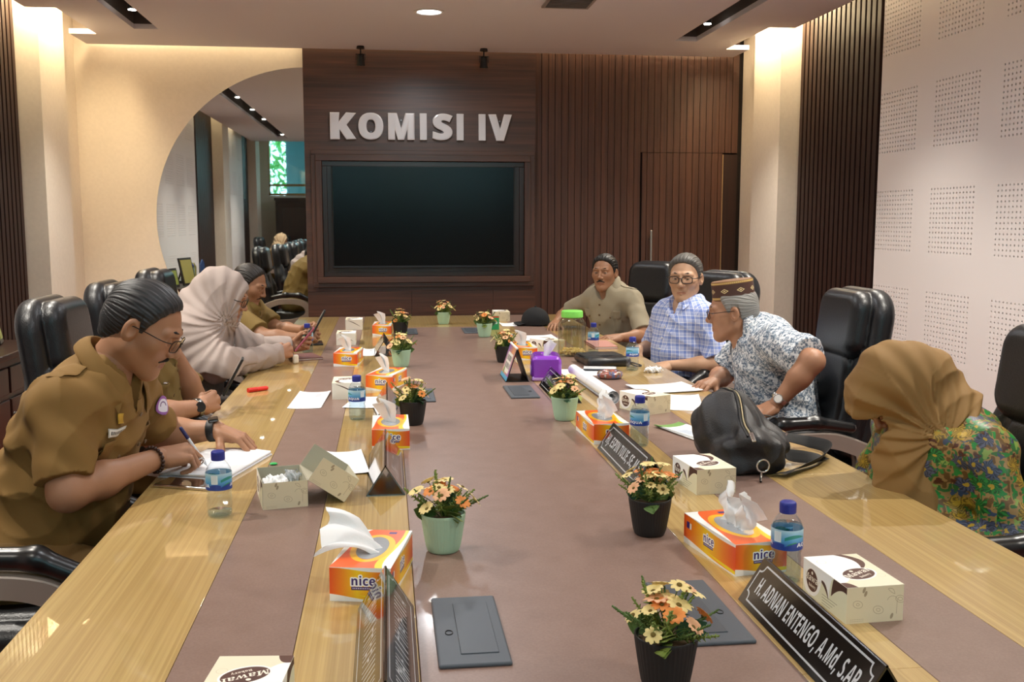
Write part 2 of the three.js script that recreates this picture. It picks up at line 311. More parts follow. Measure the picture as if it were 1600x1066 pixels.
// side walls
function holeBlock() {   // one perforated field 0.44 x 0.375, 14 x 14 drilled holes, face towards +z, 12 mm deep
  const N = 14, W = 0.44, H = 0.375, px = W / N, py = H / N, r = 0.0062, pos = [], nor = [], idx = [];
  const pv = (x, y, z, n) => (pos.push(x, y, z), nor.push(...n), pos.length / 3 - 1);
  for (let i = 0; i < N; i++) for (let j = 0; j < N; j++) {
    const cx = -W / 2 + (i + 0.5) * px, cy = -H / 2 + (j + 0.5) * py, o = [], q = [], t1 = [], t2 = [];
    for (let k = 0; k < 8; k++) {
      const a = PI / 8 + k * PI / 4 - PI / 4 + PI / 8, c = Math.cos(a), s = Math.sin(a), m = 1 / Math.max(Math.abs(c), Math.abs(s));
      o.push(pv(cx + c * m * px / 2, cy + s * m * py / 2, 0, [0, 0, 1])); q.push(pv(cx + c * r, cy + s * r, 0, [0, 0, 1]));
      t1.push(pv(cx + c * r, cy + s * r, 0, [-c, -s, 0])); t2.push(pv(cx + c * r, cy + s * r, -0.012, [-c, -s, 0]));
    }
    for (let k = 0; k < 8; k++) { const n = (k + 1) % 8; idx.push(o[k], o[n], q[n], o[k], q[n], q[k], t1[k], t1[n], t2[n], t1[k], t2[n], t2[k]); }
  }
  const g = new THREE.BufferGeometry(); g.setAttribute('position', new THREE.Float32BufferAttribute(pos, 3)); g.setAttribute('normal', new THREE.Float32BufferAttribute(nor, 3)); g.setIndex(idx); return g;
}
{
  const hb = holeBlock(), slatG = boxUV(RB(0.05, 3.14, 0.026, 0.003, 1)), cols = [[-7.76, -7.22], [-2.2, -1.65], [1.45, 2.0]];
  const slatRuns = [[-7.2, -5.99], [-3.45, -2.24], [0.78, 1.43]], fields = [[-5.97, 4], [-1.62, 4]], ys = [0.1, 0.685, 1.262, 1.85, 2.43];
  for (const side of [-1, 1]) {
    const w = structGroup(side < 0 ? 'wall_left' : 'wall_right', side < 0 ? 'left wall of plaster, slats and perforated panels' : 'right wall of plaster, slats and perforated panels');
    const X = side < 0 ? XL : XR, dz = side < 0 ? 0.08 : 0;
    add('masonry', boxUV(B(0.15, 3.3, 11.6, X + side * 0.115, 1.6, -2.76)), M.wall, w);
    add('plaster', boxUV(B(0.04, 3.18, 0.66, X + side * 0.02, 1.59, -8.09)), M.wall, w);
    for (const [a, b] of cols) add('column', boxUV(B(0.165, 3.18, b - a, X - side * (0.0825 - 0.02), 1.59, (a + b) / 2 + dz)), M.wall, w);
    for (const [a, b] of slatRuns) {
      add('slat_backing', B(0.02, 3.16, b - a, X + side * 0.03, 1.58, (a + b) / 2 + dz), M.groove, w);
      const n = Math.round((b - a) / 0.073), p = (b - a) / n;
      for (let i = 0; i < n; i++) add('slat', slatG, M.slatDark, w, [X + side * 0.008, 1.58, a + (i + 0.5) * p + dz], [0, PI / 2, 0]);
    }
    for (const [z0, nc] of fields) {
      const zw = nc * 0.62 - 0.02 - 0.02, parts = [], fx = X + side * 0.006;
      add('cavity_board', B(0.01, 3.16, zw, X + side * 0.035, 1.58, z0 + zw / 2 + dz), M.cavity, w);
      const P = (za, zb, ya, yb) => parts.push(B(0.012, yb - ya, zb - za, fx, (ya + yb) / 2, (za + zb) / 2 + dz));
      const xs = []; for (let c = 0; c < nc; c++) xs.push(z0 + c * 0.62 + (c === 0 ? 0 : 0));
      for (let c = 0; c < nc; c++) P(xs[c] + 0.44, c < nc - 1 ? xs[c + 1] : z0 + zw, 0, 3.16);
      for (const x of xs) { let y = 0; for (const b of ys) { P(x, x + 0.44, y, b); y = b + 0.375; } P(x, x + 0.44, y, 3.16); }
      add('acoustic_panel', merge(parts), M.acoustic, w);
      for (const x of xs) for (const b of ys) add('perforated_field', hb, M.acoustic, w, [fx - side * 0.006, b + 0.1875, x + 0.22 + dz], [0, -side * PI / 2, 0]);
    }
    const bb = struct(side < 0 ? 'baseboard_left' : 'baseboard_right', B(0.012, 0.09, 9.9, X - side * 0.02, 0.045, -2.1), M.darkWood, undefined, 'dark wooden baseboard'); bb.visible = true;
    // cove light over the wall and lamps round the column
    led('cove_light', side < 0 ? 'hidden warm strip above the left ceiling gap' : 'hidden warm strip above the right ceiling gap', 6.6, 0.05, X - side * 0.07, 2.99, -3.4, [-PI / 2, 0, PI / 2], LEVEL.coveSide);
    const za = side < 0 ? -6.93 : -7.0;
    led('column_light', side < 0 ? 'warm lamp in front of the left column top' : 'warm lamp in front of the right column top', 0.26, 0.14, X - side * 0.17, 3.02, za - 0.09, [-PI / 2, 0, 0], LEVEL.column);
    led('column_light', side < 0 ? 'warm lamp beside the left column top' : 'warm lamp beside the right column top', 0.6, 0.1, X - side * 0.24, 3.02, za - 0.48, [-PI / 2, 0, PI / 2], LEVEL.column);
  }
  led('cove_light', 'hidden warm strip above the back wall', 5.2, 0.05, XC, 2.96, ZB + 0.1, [-PI / 2, 0, 0], LEVEL.coveBack);
}
// rear wall behind the camera: windows over dark cupboards, seen in the mirror
{
  const w = structGroup('wall_rear', 'rear wall with a wide window above cupboards');
  const wx0 = -2.2, wx1 = 2.5, wy0 = 1.92, wy1 = 3.02;
  add('masonry', merge([B(5.9, wy0, 0.2, XC, wy0 / 2, ZR + 0.1), B(5.9, 0.35, 0.2, XC, wy1 + 0.175, ZR + 0.1), B(wx0 - XL + 0.3, wy1 - wy0, 0.2, (wx0 + XL - 0.3) / 2, (wy0 + wy1) / 2, ZR + 0.1), B(XR + 0.2 - wx1, wy1 - wy0, 0.2, (wx1 + XR + 0.2) / 2, (wy0 + wy1) / 2, ZR + 0.1)]), M.wall, w);
  const win = structGroup('window_1', 'wide rear window with wooden mullions'), fm = std(0xb9843f, 0.5), n = 5, pw = (wx1 - wx0) / n;
  for (let i = 0; i <= n; i++) add('mullion', B(0.05, wy1 - wy0, 0.08, wx0 + i * pw, (wy0 + wy1) / 2, ZR + 0.08), fm, win);
  for (const y of [wy0 + 0.025, wy0 + 0.2, wy1 - 0.025]) add('rail', B(wx1 - wx0, 0.04, 0.08, (wx0 + wx1) / 2, y, ZR + 0.08), fm, win);
  const pg = B(pw - 0.05, wy1 - wy0 - 0.05, 0.004), pm = phy(0xd8f0ee, 0.02, { transmission: 1, thickness: 0 });
  for (let i = 0; i < n; i++) add('pane', pg, pm, win, [wx0 + (i + 0.5) * pw, (wy0 + wy1) / 2, ZR + 0.08]);
  // outside
  const eave = add('roof_eave', B(9, 0.25, 1.2, 0, 3.35, 4.0), std(0x57707a, 0.8)); tag(eave, 'grey roof eave outside the rear window', 'roof');
  const pil = add('outside_pillar', merge([B(0.5, 4, 0.5, -1.75, 2, 4.6), B(0.6, 0.15, 0.6, -1.75, 0.1, 4.6)]), std(0x4f737c, 0.8)); tag(pil, 'grey pillar standing outside the rear window', 'pillar');
  const gr = add('outside_ground', B(40, 0.2, 30, 0, -0.12, 18.2), std(0x6f7a5c, 0.9)); gr.userData = { kind: 'structure', label: 'ground outside the building', category: 'ground' };
  const leaf = new THREE.Shape(); leaf.moveTo(0, 0); leaf.quadraticCurveTo(0.09, 0.12, 0, 0.3); leaf.quadraticCurveTo(-0.09, 0.12, 0, 0);
  const lg = new THREE.ShapeGeometry(leaf, 2), lm = phy(0x4f9a3c, 0.7, { transmission: 0.35, thickness: 0, side: THREE.DoubleSide });
  [[-3.2, 9, 'bushy green tree outside, left of the pillar'], [0.4, 13, 'bushy green tree outside, right of the pillar'], [4.2, 9.5, 'bushy green tree outside the far window panes']].forEach(([x, z, lb]) => {
    const t = thing('garden_tree', lb, 'tree', [x, 0, z], 0, 'trees outside the rear window');
    add('trunk', lathe([[0.16, 0], [0.12, 0.6], [0.1, 1.6], [0.04, 2.6], [0, 2.7]], 10), std(0x5d4a38, 0.9), t);
    const L = []; for (let i = 0; i < 900; i++) { const a = rr(0, 2 * PI), b = Math.acos(rr(-1, 1)), r = 1.5 * Math.cbrt(rnd()); L.push(lg.clone().rotateX(rr(0, 6)).rotateY(rr(0, 6)).rotateZ(rr(0, 6)).translate(r * Math.sin(b) * Math.cos(a), 2.6 + 0.85 * r * Math.cos(b), r * Math.sin(b) * Math.sin(a))); }
    const f = add('foliage', merge(L), lm, t); f.userData.kind = 'stuff';
  });
}
// ceiling fittings
{
  const dlm = std(0xffffff, 0.5, { emissive: COOL, emissiveIntensity: 9 });
  const spots = [[0.3, -6.75, 'round white downlight nearest the back wall'], [0.3, -4.4, 'round downlight above the middle of the table'], [0.3, -2.1, 'round downlight above the near end of the table'], [0.3, 0.2, 'round downlight behind the camera']];
  for (const [x, z, lb] of spots) {
    const t = thing('downlight', lb, 'ceiling light', [x, CH, z], 0, 'round downlights along the ceiling middle');
    add('trim_ring', lathe([[0.075, 0.0], [0.085, -0.008], [0.095, -0.006], [0.098, 0], [0.075, 0]], 32), M.white, t);
    add('lamp_disc', cyl(0.075, 0.075, 0.004, 32).translate(0, -0.003, 0), dlm, t);
    const l = new THREE.SpotLight(COOL, LEVEL.downlight, 0, 1.52, 0.2, 2); l.position.set(0, -0.02, 0); l.target.position.set(0, -2, 0); l.castShadow = true; l.shadow.radius = 4; t.add(l, l.target);
  }
  for (const side of [-1, 1]) [-6.95, -5.2, -3.95, -2.75, -0.3].forEach((z, i) => {
    const x = side < 0 ? -1.605 : 2.235;
    const t = thing('slot_spotlight', `${['first', 'second', 'third', 'fourth', 'fifth'][i]} small spotlight from the back wall in the ${side < 0 ? 'left' : 'right'} ceiling slot`, 'spotlight', [x, CH + 0.004, z], 0, 'small spotlights in the ceiling slots');
    add('housing', cyl(0.032, 0.028, 0.09, 20, true).translate(0, 0.05, 0), M.black, t);
    add('lamp_face', cyl(0.026, 0.026, 0.004, 20), std(0xffffff, 0.5, { emissive: SPOT, emissiveIntensity: 30 }), t);
    const l = new THREE.SpotLight(SPOT, LEVEL.slotSpot, 0, 0.98, 0.5, 2); l.position.set(0, -0.006, 0); l.target.position.set(-side * 0.42, -2, 0); l.castShadow = true; l.shadow.radius = 1; t.add(l, l.target);
  });
  for (const [x, lb] of [[-0.175, 'black adjustable spotlight on the ceiling edge above the letters K and O'], [0.79, 'black adjustable spotlight on the ceiling edge above the last letters']]) {
    const t = thing('track_spotlight', lb, 'spotlight', [x, CH, -8.12], 0, 'black spotlights before the wood panel');
    add('canopy', cyl(0.028, 0.032, 0.02, 20).translate(0, -0.01, 0), M.black, t);
    add('stem', cyl(0.006, 0.006, 0.05, 10).translate(0, -0.04, 0), M.black, t);
    add('yoke', merge([B(0.075, 0.006, 0.014, 0, -0.062, 0), B(0.005, 0.05, 0.014, -0.036, -0.085, 0), B(0.005, 0.05, 0.014, 0.036, -0.085, 0)]), M.black, t);
    add('lamp_can', lathe([[0, 0.04], [0.024, 0.04], [0.028, 0.03], [0.03, -0.03], [0.035, -0.05], [0.03, -0.05], [0.026, -0.02], [0, -0.02]], 24).rotateX(0.12).translate(0, -0.1, 0), M.black, t);
  }
  const v = thing('ceiling_vent', 'grey ceiling air vent beyond the downlight', 'vent', [1.15, CH, -6.35]);
  add('frame', merge([B(0.3, 0.012, 0.02, 0, -0.006, 0.14), B(0.3, 0.012, 0.02, 0, -0.006, -0.14), B(0.02, 0.012, 0.26, 0.14, -0.006, 0), B(0.02, 0.012, 0.26, -0.14, -0.006, 0)]), std(0x9a948f, 0.6), v);
  for (let i = 0; i < 6; i++) add('louvre', B(0.26, 0.003, 0.03, 0, 0, 0), std(0x7d7874, 0.6), v, [0, -0.008, -0.11 + i * 0.044], [0.6, 0, 0]);
}
// ---------- the long conference table ----------
const TY = 0.75;
{
  const t = thing('conference_table', 'long glossy oak conference table with brown inlaid strips', 'table', [0.34, 0, -4.1]);
  const seams = [-0.78, -1.42, -2.6, -3.38, -4.7, -6.0, -6.62, -7.42], ox = -0.34, oz = 4.1, g = 0.0008;
  const strip = (name, m, x0, x1, cuts) => { for (let i = 0; i < cuts.length - 1; i++) { const z1 = cuts[i], z0 = cuts[i + 1]; add(name, boxUV(RB(x1 - x0 - g, 0.035, z1 - z0 - g, 0.0012, 1)), m, t, [(x0 + x1) / 2 + ox, TY - 0.0175, (z0 + z1) / 2 + oz]); } };
  strip('oak_board', M.oak, -0.635, -0.345, seams); strip('oak_board', M.oak, 1.035, 1.315, seams);
  strip('oak_board', M.oak, -0.16, 0.043, seams); strip('oak_board', M.oak, 0.632, 0.83, seams);
  strip('brown_inlay', M.inlay, -0.345, -0.16, [-0.78, -3.38, -6.0, -7.42]); strip('brown_inlay', M.inlay, 0.83, 1.035, [-0.78, -3.38, -6.0, -7.42]);
  strip('brown_inlay', M.inlay, 0.043, 0.632, [-0.78, -6.62]); strip('oak_board', M.oak, 0.043, 0.632, [-6.62, -7.42]);
  add('under_frame', B(1.75, 0.05, 6.44, 0, TY - 0.061, 0), M.darkWood, t);
  for (const z of [-1.1, -2.7, -4.3, -5.9, -7.15]) add('leg_panel', boxUV(B(0.7, TY - 0.087, 0.05, 0, (TY - 0.087) / 2, z + oz)), M.darkWood, t);
  add('spine_panel', boxUV(B(0.03, 0.45, 6.0, 0, 0.36, 0)), M.darkWood, t);
}
// flush cable-access plates in the centre strip
const plateG = RB(0.117, 0.008, 0.288, 0.004, 2), plateM = std(0x4b5158, 0.5), lidG = RB(0.062, 0.003, 0.215, 0.001, 1), lidM = std(0x434950, 0.45);
[[0.131, -1.648, 1, 'dark grey cable plate beside the near mint flower pot'], [0.545, -1.68, -1, 'dark grey cable plate behind the nearest black flower pot'], [0.125, -3.99, 1, 'dark grey cable plate behind the black pot beside the second tissue row'], [0.54, -4.025, -1, 'dark grey cable plate in front of the standing tablet'], [0.13, -6.345, 1, 'dark grey cable plate beside the farthest black pot'], [0.535, -6.345, -1, 'dark grey cable plate beside the far mint pot and green box']].forEach(([x, z, s, lb]) => {
  const p = thing('cable_plate', lb, 'cable plate', [x, TY, z], 0, 'cable plates in the table centre');
  add('frame', plateG, plateM, p, [0, 0.003, 0]);
  add('hinged_lid', lidG, lidM, p, [0.01 * s, 0.0072, 0.0]);
  add('finger_ring', new THREE.TorusGeometry(0.009, 0.0012, 6, 20).rotateX(PI / 2).scale(0.7, 1, 1), M.black, p, [-0.035 * s, 0.0075, 0.02]);
});
// ---------- executive chairs ----------
const leather = phy(0x14161a, 0.38, { bumpMap: rep(TX.grainBump, 6, 6), bumpScale: 0.0006, clearcoat: 0.15, clearcoatRoughness: 0.35 });
const armPlastic = phy(0xa1948a, 0.36, { metalness: 0.2, clearcoat: 0.4, clearcoatRoughness: 0.2 }), padM = phy(0x101114, 0.32, { clearcoat: 0.3, clearcoatRoughness: 0.25 });
function slab(c, hx, hy, hz, R, e, bs) {   // a cushion: rounded outline, rounded edge
  return (x, y, z) => { const px = x - c[0], py = y - c[1], pz = z - c[2], a = px * bs[0][0] + py * bs[0][1] + pz * bs[0][2], b = px * bs[1][0] + py * bs[1][1] + pz * bs[1][2], d = px * bs[2][0] + py * bs[2][1] + pz * bs[2][2], qx = Math.abs(a) - hx + R, qy = Math.abs(b) - hy + R, d2 = Math.hypot(Math.max(qx, 0), Math.max(qy, 0)) + Math.min(Math.max(qx, qy), 0) - R, m = d2 + e, n = Math.abs(d) - hz + e; return Math.hypot(Math.max(m, 0), Math.max(n, 0)) + Math.min(Math.max(m, n), 0) - e; };
}
const CG = (() => {
  const tl = [[1, 0, 0], [0, 0.99, 0.13], [0, -0.13, 0.99]], o = [0, 0.45, -0.2];
  const T = p => vadd(vadd(vadd(o, [1, 0, 0], p[0]), [0, 0.991, -0.13], p[1]), [0, 0.13, 0.991], p[2]);
  const bs = [[1, 0, 0], [0, 0.991, -0.13], [0, 0.13, 0.991]];
  const shell = U(0.05, slab(T([0, 0.47, -0.035]), 0.225, 0.27, 0.045, 0.12, 0.04, bs), slab(T([0, 0.22, -0.03]), 0.245, 0.24, 0.04, 0.1, 0.035, bs));
  const head = slab(T([0, 0.59, 0.028]), 0.178, 0.135, 0.05, 0.075, 0.048, bs), mid = slab(T([0, 0.27, 0.018]), 0.115, 0.2, 0.035, 0.05, 0.03, bs);
  const wing = s => U(0.03, cap(T([s * 0.185, 0.12, 0.025]), T([s * 0.205, 0.3, 0.02]), 0.06, 0.05), cap(T([s * 0.205, 0.3, 0.02]), T([s * 0.185, 0.47, 0.0]), 0.05, 0.03));
  const back = U(0.006, shell, U(0.006, mid, U(0.02, wing(-1), wing(1))), U(0.02, head, rbox(T([0, 0.1, 0.02]), [0.17, 0.08, 0.05], 0.04, bs)));
  const seat = U(0.008, rbox([0, 0.435, 0.02], [0.245, 0.05, 0.25], 0.045), rbox([0, 0.462, 0.03], [0.17, 0.04, 0.21], 0.035), cap([-0.21, 0.46, -0.15], [-0.21, 0.455, 0.2], 0.042), cap([0.21, 0.46, -0.15], [0.21, 0.455, 0.2], 0.042));
  const sh = new THREE.Shape(), hole = new THREE.Path();
  const sp = (path, pts) => { path.moveTo(...pts[0]); path.splineThru(pts.slice(1).map(p => new THREE.Vector2(...p))); };
  sp(sh, [[-0.235, 0.60], [-0.1, 0.648], [0.05, 0.652], [0.16, 0.63], [0.222, 0.575], [0.225, 0.50], [0.17, 0.435], [0.06, 0.405], [-0.08, 0.395], [-0.19, 0.40], [-0.235, 0.45], [-0.24, 0.54], [-0.235, 0.60]]);
  sp(hole, [[-0.175, 0.565], [-0.08, 0.596], [0.05, 0.6], [0.135, 0.58], [0.172, 0.545], [0.17, 0.505], [0.125, 0.468], [0.04, 0.444], [-0.08, 0.436], [-0.15, 0.44], [-0.178, 0.47], [-0.182, 0.52], [-0.175, 0.565]]); sh.holes.push(hole);
  const arm = new THREE.ExtrudeGeometry(sh, { depth: 0.03, bevelEnabled: true, bevelThickness: 0.008, bevelSize: 0.006, bevelSegments: 2, curveSegments: 6 }).translate(0, 0, -0.015).rotateY(-PI / 2);
  const pd = U(0.02, cap([0, 0.672, -0.16], [0, 0.694, -0.02], 0.022, 0.026), cap([0, 0.694, -0.02], [0, 0.688, 0.12], 0.026, 0.028), cap([0, 0.688, 0.12], [0, 0.64, 0.222], 0.028, 0.026));
  const star = []; for (let i = 0; i < 5; i++) { const a = i * 2 * PI / 5; star.push(B(0.05, 0.035, 0.3, 0, 0.1, 0.16).rotateY(a)); }
  const cast = []; for (let i = 0; i < 5; i++) { const a = i * 2 * PI / 5; cast.push(cyl(0.03, 0.03, 0.045, 14).rotateZ(PI / 2).translate(0, 0.03, 0.3).rotateY(a), cyl(0.012, 0.012, 0.06, 8).translate(0, 0.07, 0.295).rotateY(a)); }
  return { back: boxUV(netMesh(back, [-0.3, 0.38, -0.42], [0.3, 1.22, -0.02], 0.0085)), seat: boxUV(netMesh(seat, [-0.29, 0.36, -0.28], [0.29, 0.53, 0.3], 0.01)), arm, pad: netMesh(pd, [-0.05, 0.58, -0.24], [0.05, 0.75, 0.28], 0.008), star: merge(star), cast: merge(cast) };
})();
function makeChair() {
  const t = thing('executive_chair', '', 'chair', [0, 0, 0], 0, 'black leather executive chairs at the table');
  add('backrest', CG.back, leather, t); add('seat', CG.seat, leather, t);
  for (const s of [-1, 1]) {
    const a = add('armrest_frame', CG.arm, armPlastic, t, [s * 0.275, -0.012, 0]);
    add('armrest_pad', CG.pad, padM, a);
    add('bolt', merge([[-0.215, 0.55], [-0.21, 0.46]].map(([z, y]) => cyl(0.009, 0.009, 0.05, 12).rotateZ(PI / 2).translate(0, y, z))), M.metal, a);
    add('arm_bracket', B(0.08, 0.03, 0.12, -s * 0.04, 0.4, 0), M.black, a);
  }
  add('gas_column', merge([cyl(0.03, 0.03, 0.2, 16).translate(0, 0.2, 0), cyl(0.022, 0.022, 0.14, 16).translate(0, 0.32, 0), B(0.2, 0.03, 0.22, 0, 0.375, 0)]), M.black, t);
  add('star_base', CG.star, armPlastic, t); add('casters', CG.cast, M.black, t);
  return t;
}
const chair0 = makeChair(); chair0.position.set(-0.93, 0, -2.63); chair0.rotation.y = PI / 2; chair0.userData.label = 'black leather chair of the man writing at the near left';
[[-0.9, -3.78, 1, 'black leather chair behind the man with the steel watch'], [-0.95, -4.75, 1, 'black leather chair behind the woman in the pale hijab'], [-1.02, -5.95, 1, 'farthest black leather chair on the left side'],
 [1.48, -2.42, -1, 'black leather chair of the woman in the floral dress'], [1.6, -3.87, -1, 'black leather chair of the man in the woven hat'], [1.565, -5.16, -0.7, 'black leather chair behind the man in the plaid shirt'], [1.57, -6.4, -0.56, 'farthest black leather chair on the right side'],
 [-1.5, 1.75, 1, 'black leather chair by the rear cupboards, seen in the mirror'], [-0.95, -1.5, 1, 'empty black leather chair left of the camera, seen in the mirror'],
].forEach(([x, z, s, lb]) => copyOf(chair0, 'executive_chair', lb, [x, 0, z], s * PI / 2));
// ---------- credenza with awards along the left wall ----------
{
  const L = 2.3, z0 = -5.02, t = thing('credenza', 'low dark wooden credenza against the left slatted wall', 'cabinet', [-2.2, 0, z0]);
  add('body', boxUV(B(0.36, 0.66, L, 0, 0.35, 0)), M.darkWood, t);
  add('plinth', B(0.33, 0.05, L - 0.04, 0, 0.025, 0), M.groove, t);
  add('top', boxUV(RB(0.42, 0.035, L + 0.05, 0.008, 2)), M.darkWood, t, [0.01, 0.735, 0]);
  add('cornice', B(0.4, 0.03, L + 0.03, 0.005, 0.702, 0), M.darkWood, t);
  for (let i = 0; i < 4; i++) {
    const z = -L / 2 + (i + 0.5) * L / 4;
    const d = add('drawer', RB(0.016, 0.14, L / 4 - 0.03, 0.004), M.darkWood, t, [0.186, 0.6, z]); add('knob', new THREE.SphereGeometry(0.012, 12, 8), M.metal, d, [0.014, 0, 0]);
    const e = add('door', RB(0.016, 0.42, L / 4 - 0.03, 0.004), M.darkWood, t, [0.186, 0.29, z]); add('knob', new THREE.SphereGeometry(0.012, 12, 8), M.metal, e, [0.014, 0.12, L / 10]);
  }
  const Y = 0.7525, frame = (x, z, w, h, col, lb, turn = 0.2, inner = 0x9aa04a) => {
    const f = thing('award_plaque', lb, 'plaque', [x, Y, z], PI / 2 + turn, 'awards on the credenza'); const tilt = -0.2;
    add('frame', RB(w, h, 0.016, 0.003), std(col, 0.4), f, [0, h / 2 + 0.003, 0], [tilt, 0, 0]); add('panel', B(w - 0.05, h - 0.05, 0.004), std(inner, 0.35), f, [0, h / 2 + 0.005, 0.009], [tilt, 0, 0]);
    add('easel', B(0.03, h * 0.8, 0.006), std(col, 0.5), f, [0, h * 0.39, -h * 0.27], [0.3, 0, 0]); return f;
  };
  frame(-2.2, -5.98, 0.15, 0.2, 0x2a2623, 'dark framed award with a yellow-green picture at the far end of the credenza', 0.25, 0x8f9a48);
  frame(-2.26, -4.78, 0.16, 0.21, 0x241b17, 'dark award plaque leaning in the middle of the credenza', -0.25, 0x4a3a30);
  frame(-2.13, -5.66, 0.3, 0.3, 0x2b2622, 'large framed certificate with a yellowish face on the credenza', 0.25, 0xa39a55);
  const glassM = phy(0xcfe6d8, 0.05, { transmission: 0.9, thickness: 0.02, ior: 1.5 });
  const trophy = (x, z, h, m1, lb) => { const f = thing('award_trophy', lb, 'trophy', [x, Y, z], 0.4, 'awards on the credenza'); add('base', RB(0.08, 0.03, 0.07, 0.004), M.black, f, [0, 0.015, 0]);
    const s = new THREE.Shape(); s.moveTo(-0.03, 0); s.lineTo(0.035, 0); s.lineTo(0.045, h * 0.7); s.lineTo(0, h); s.lineTo(-0.04, h * 0.75); s.lineTo(-0.03, 0); add('blade', new THREE.ExtrudeGeometry(s, { depth: 0.014, bevelEnabled: true, bevelSize: 0.002, bevelThickness: 0.002, bevelSegments: 1 }).translate(0, 0.032, -0.007).rotateY(PI / 2), m1, f); };
  trophy(-2.14, -5.32, 0.2, glassM, 'clear glass trophy next to the slender blue trophy'); trophy(-2.26, -5.22, 0.22, glassM, 'tall clear glass trophy behind the yellow-green blade');
  trophy(-2.16, -5.1, 0.19, phy(0x8f8c50, 0.3), 'yellow-green award blade on the credenza'); trophy(-2.2, -4.95, 0.16, glassM, 'short clear glass trophy on the credenza'); trophy(-2.2, -4.35, 0.2, phy(0x39507c, 0.25), 'dark blue award blade on the credenza');
  const bf = thing('blue_trophy', 'blue slender trophy with a red base on the credenza', 'trophy', [-2.12, Y, -5.46], 0, 'awards on the credenza');
  add('base', cyl(0.045, 0.05, 0.04, 20).translate(0, 0.02, 0), std(0xa8242c, 0.4), bf); add('stem', lathe([[0.02, 0.04], [0.016, 0.07], [0.022, 0.14], [0.02, 0.19], [0.028, 0.2], [0.024, 0.225], [0, 0.23]], 20), std(0x2f3f80, 0.35), bf);
  const sm = thing('small_award', 'small shiny award lying on the credenza near the plaque', 'award', [-2.06, Y, -4.98], 0.3, 'awards on the credenza'); add('dish', lathe([[0, 0.004], [0.03, 0.004], [0.05, 0.016], [0.047, 0.018], [0.028, 0.008], [0, 0.008]], 24), std(0xd9cf9a, 0.2, { metalness: 0.8 }), sm);
}
// cupboards and a desk at the rear, seen in the mirror
[[-1.35, 'dark panelled cupboard at the rear wall by the left corner'], [0.05, 'dark panelled cupboard at the middle of the rear wall']].forEach(([x, lb]) => {
  const t = thing('cupboard', lb, 'cupboard', [x, 0, ZR - 0.27], 0, 'dark cupboards under the rear window');
  add('body', boxUV(B(1.36, 1.82, 0.48, 0, 0.91, 0)), M.darkWood, t); add('cornice', B(1.4, 0.05, 0.53, 0, 1.845, -0.01), M.darkWood, t);
  for (let i = 0; i < 2; i++) for (let j = 0; j < 2; j++) { const d = add('door', RB(0.62, 0.82, 0.02, 0.005), M.darkWood, t, [(i - 0.5) * 0.66, 0.48 + j * 0.9, -0.25]); add('raised_panel', RB(0.46, 0.64, 0.012, 0.005), M.darkWood, d, [0, 0, -0.012]); add('handle', cyl(0.008, 0.008, 0.09, 10), M.metal, d, [(i ? -1 : 1) * 0.25, 0, -0.03]); }
});
{
  const t = thing('small_desk', 'small oak desk near the rear wall, seen in the mirror', 'desk', [-1.33, 0, 0.42]);
  add('top', boxUV(RB(0.5, 0.03, 0.9, 0.004)), M.oak, t, [0, 0.735, 0]); add('front_panel', boxUV(B(0.02, 0.55, 0.86, 0.22, 0.44, 0)), M.oak, t);
  for (const s of [-1, 1]) add('side_panel', boxUV(B(0.46, 0.72, 0.02, 0, 0.36, s * 0.43)), M.oak, t);
}
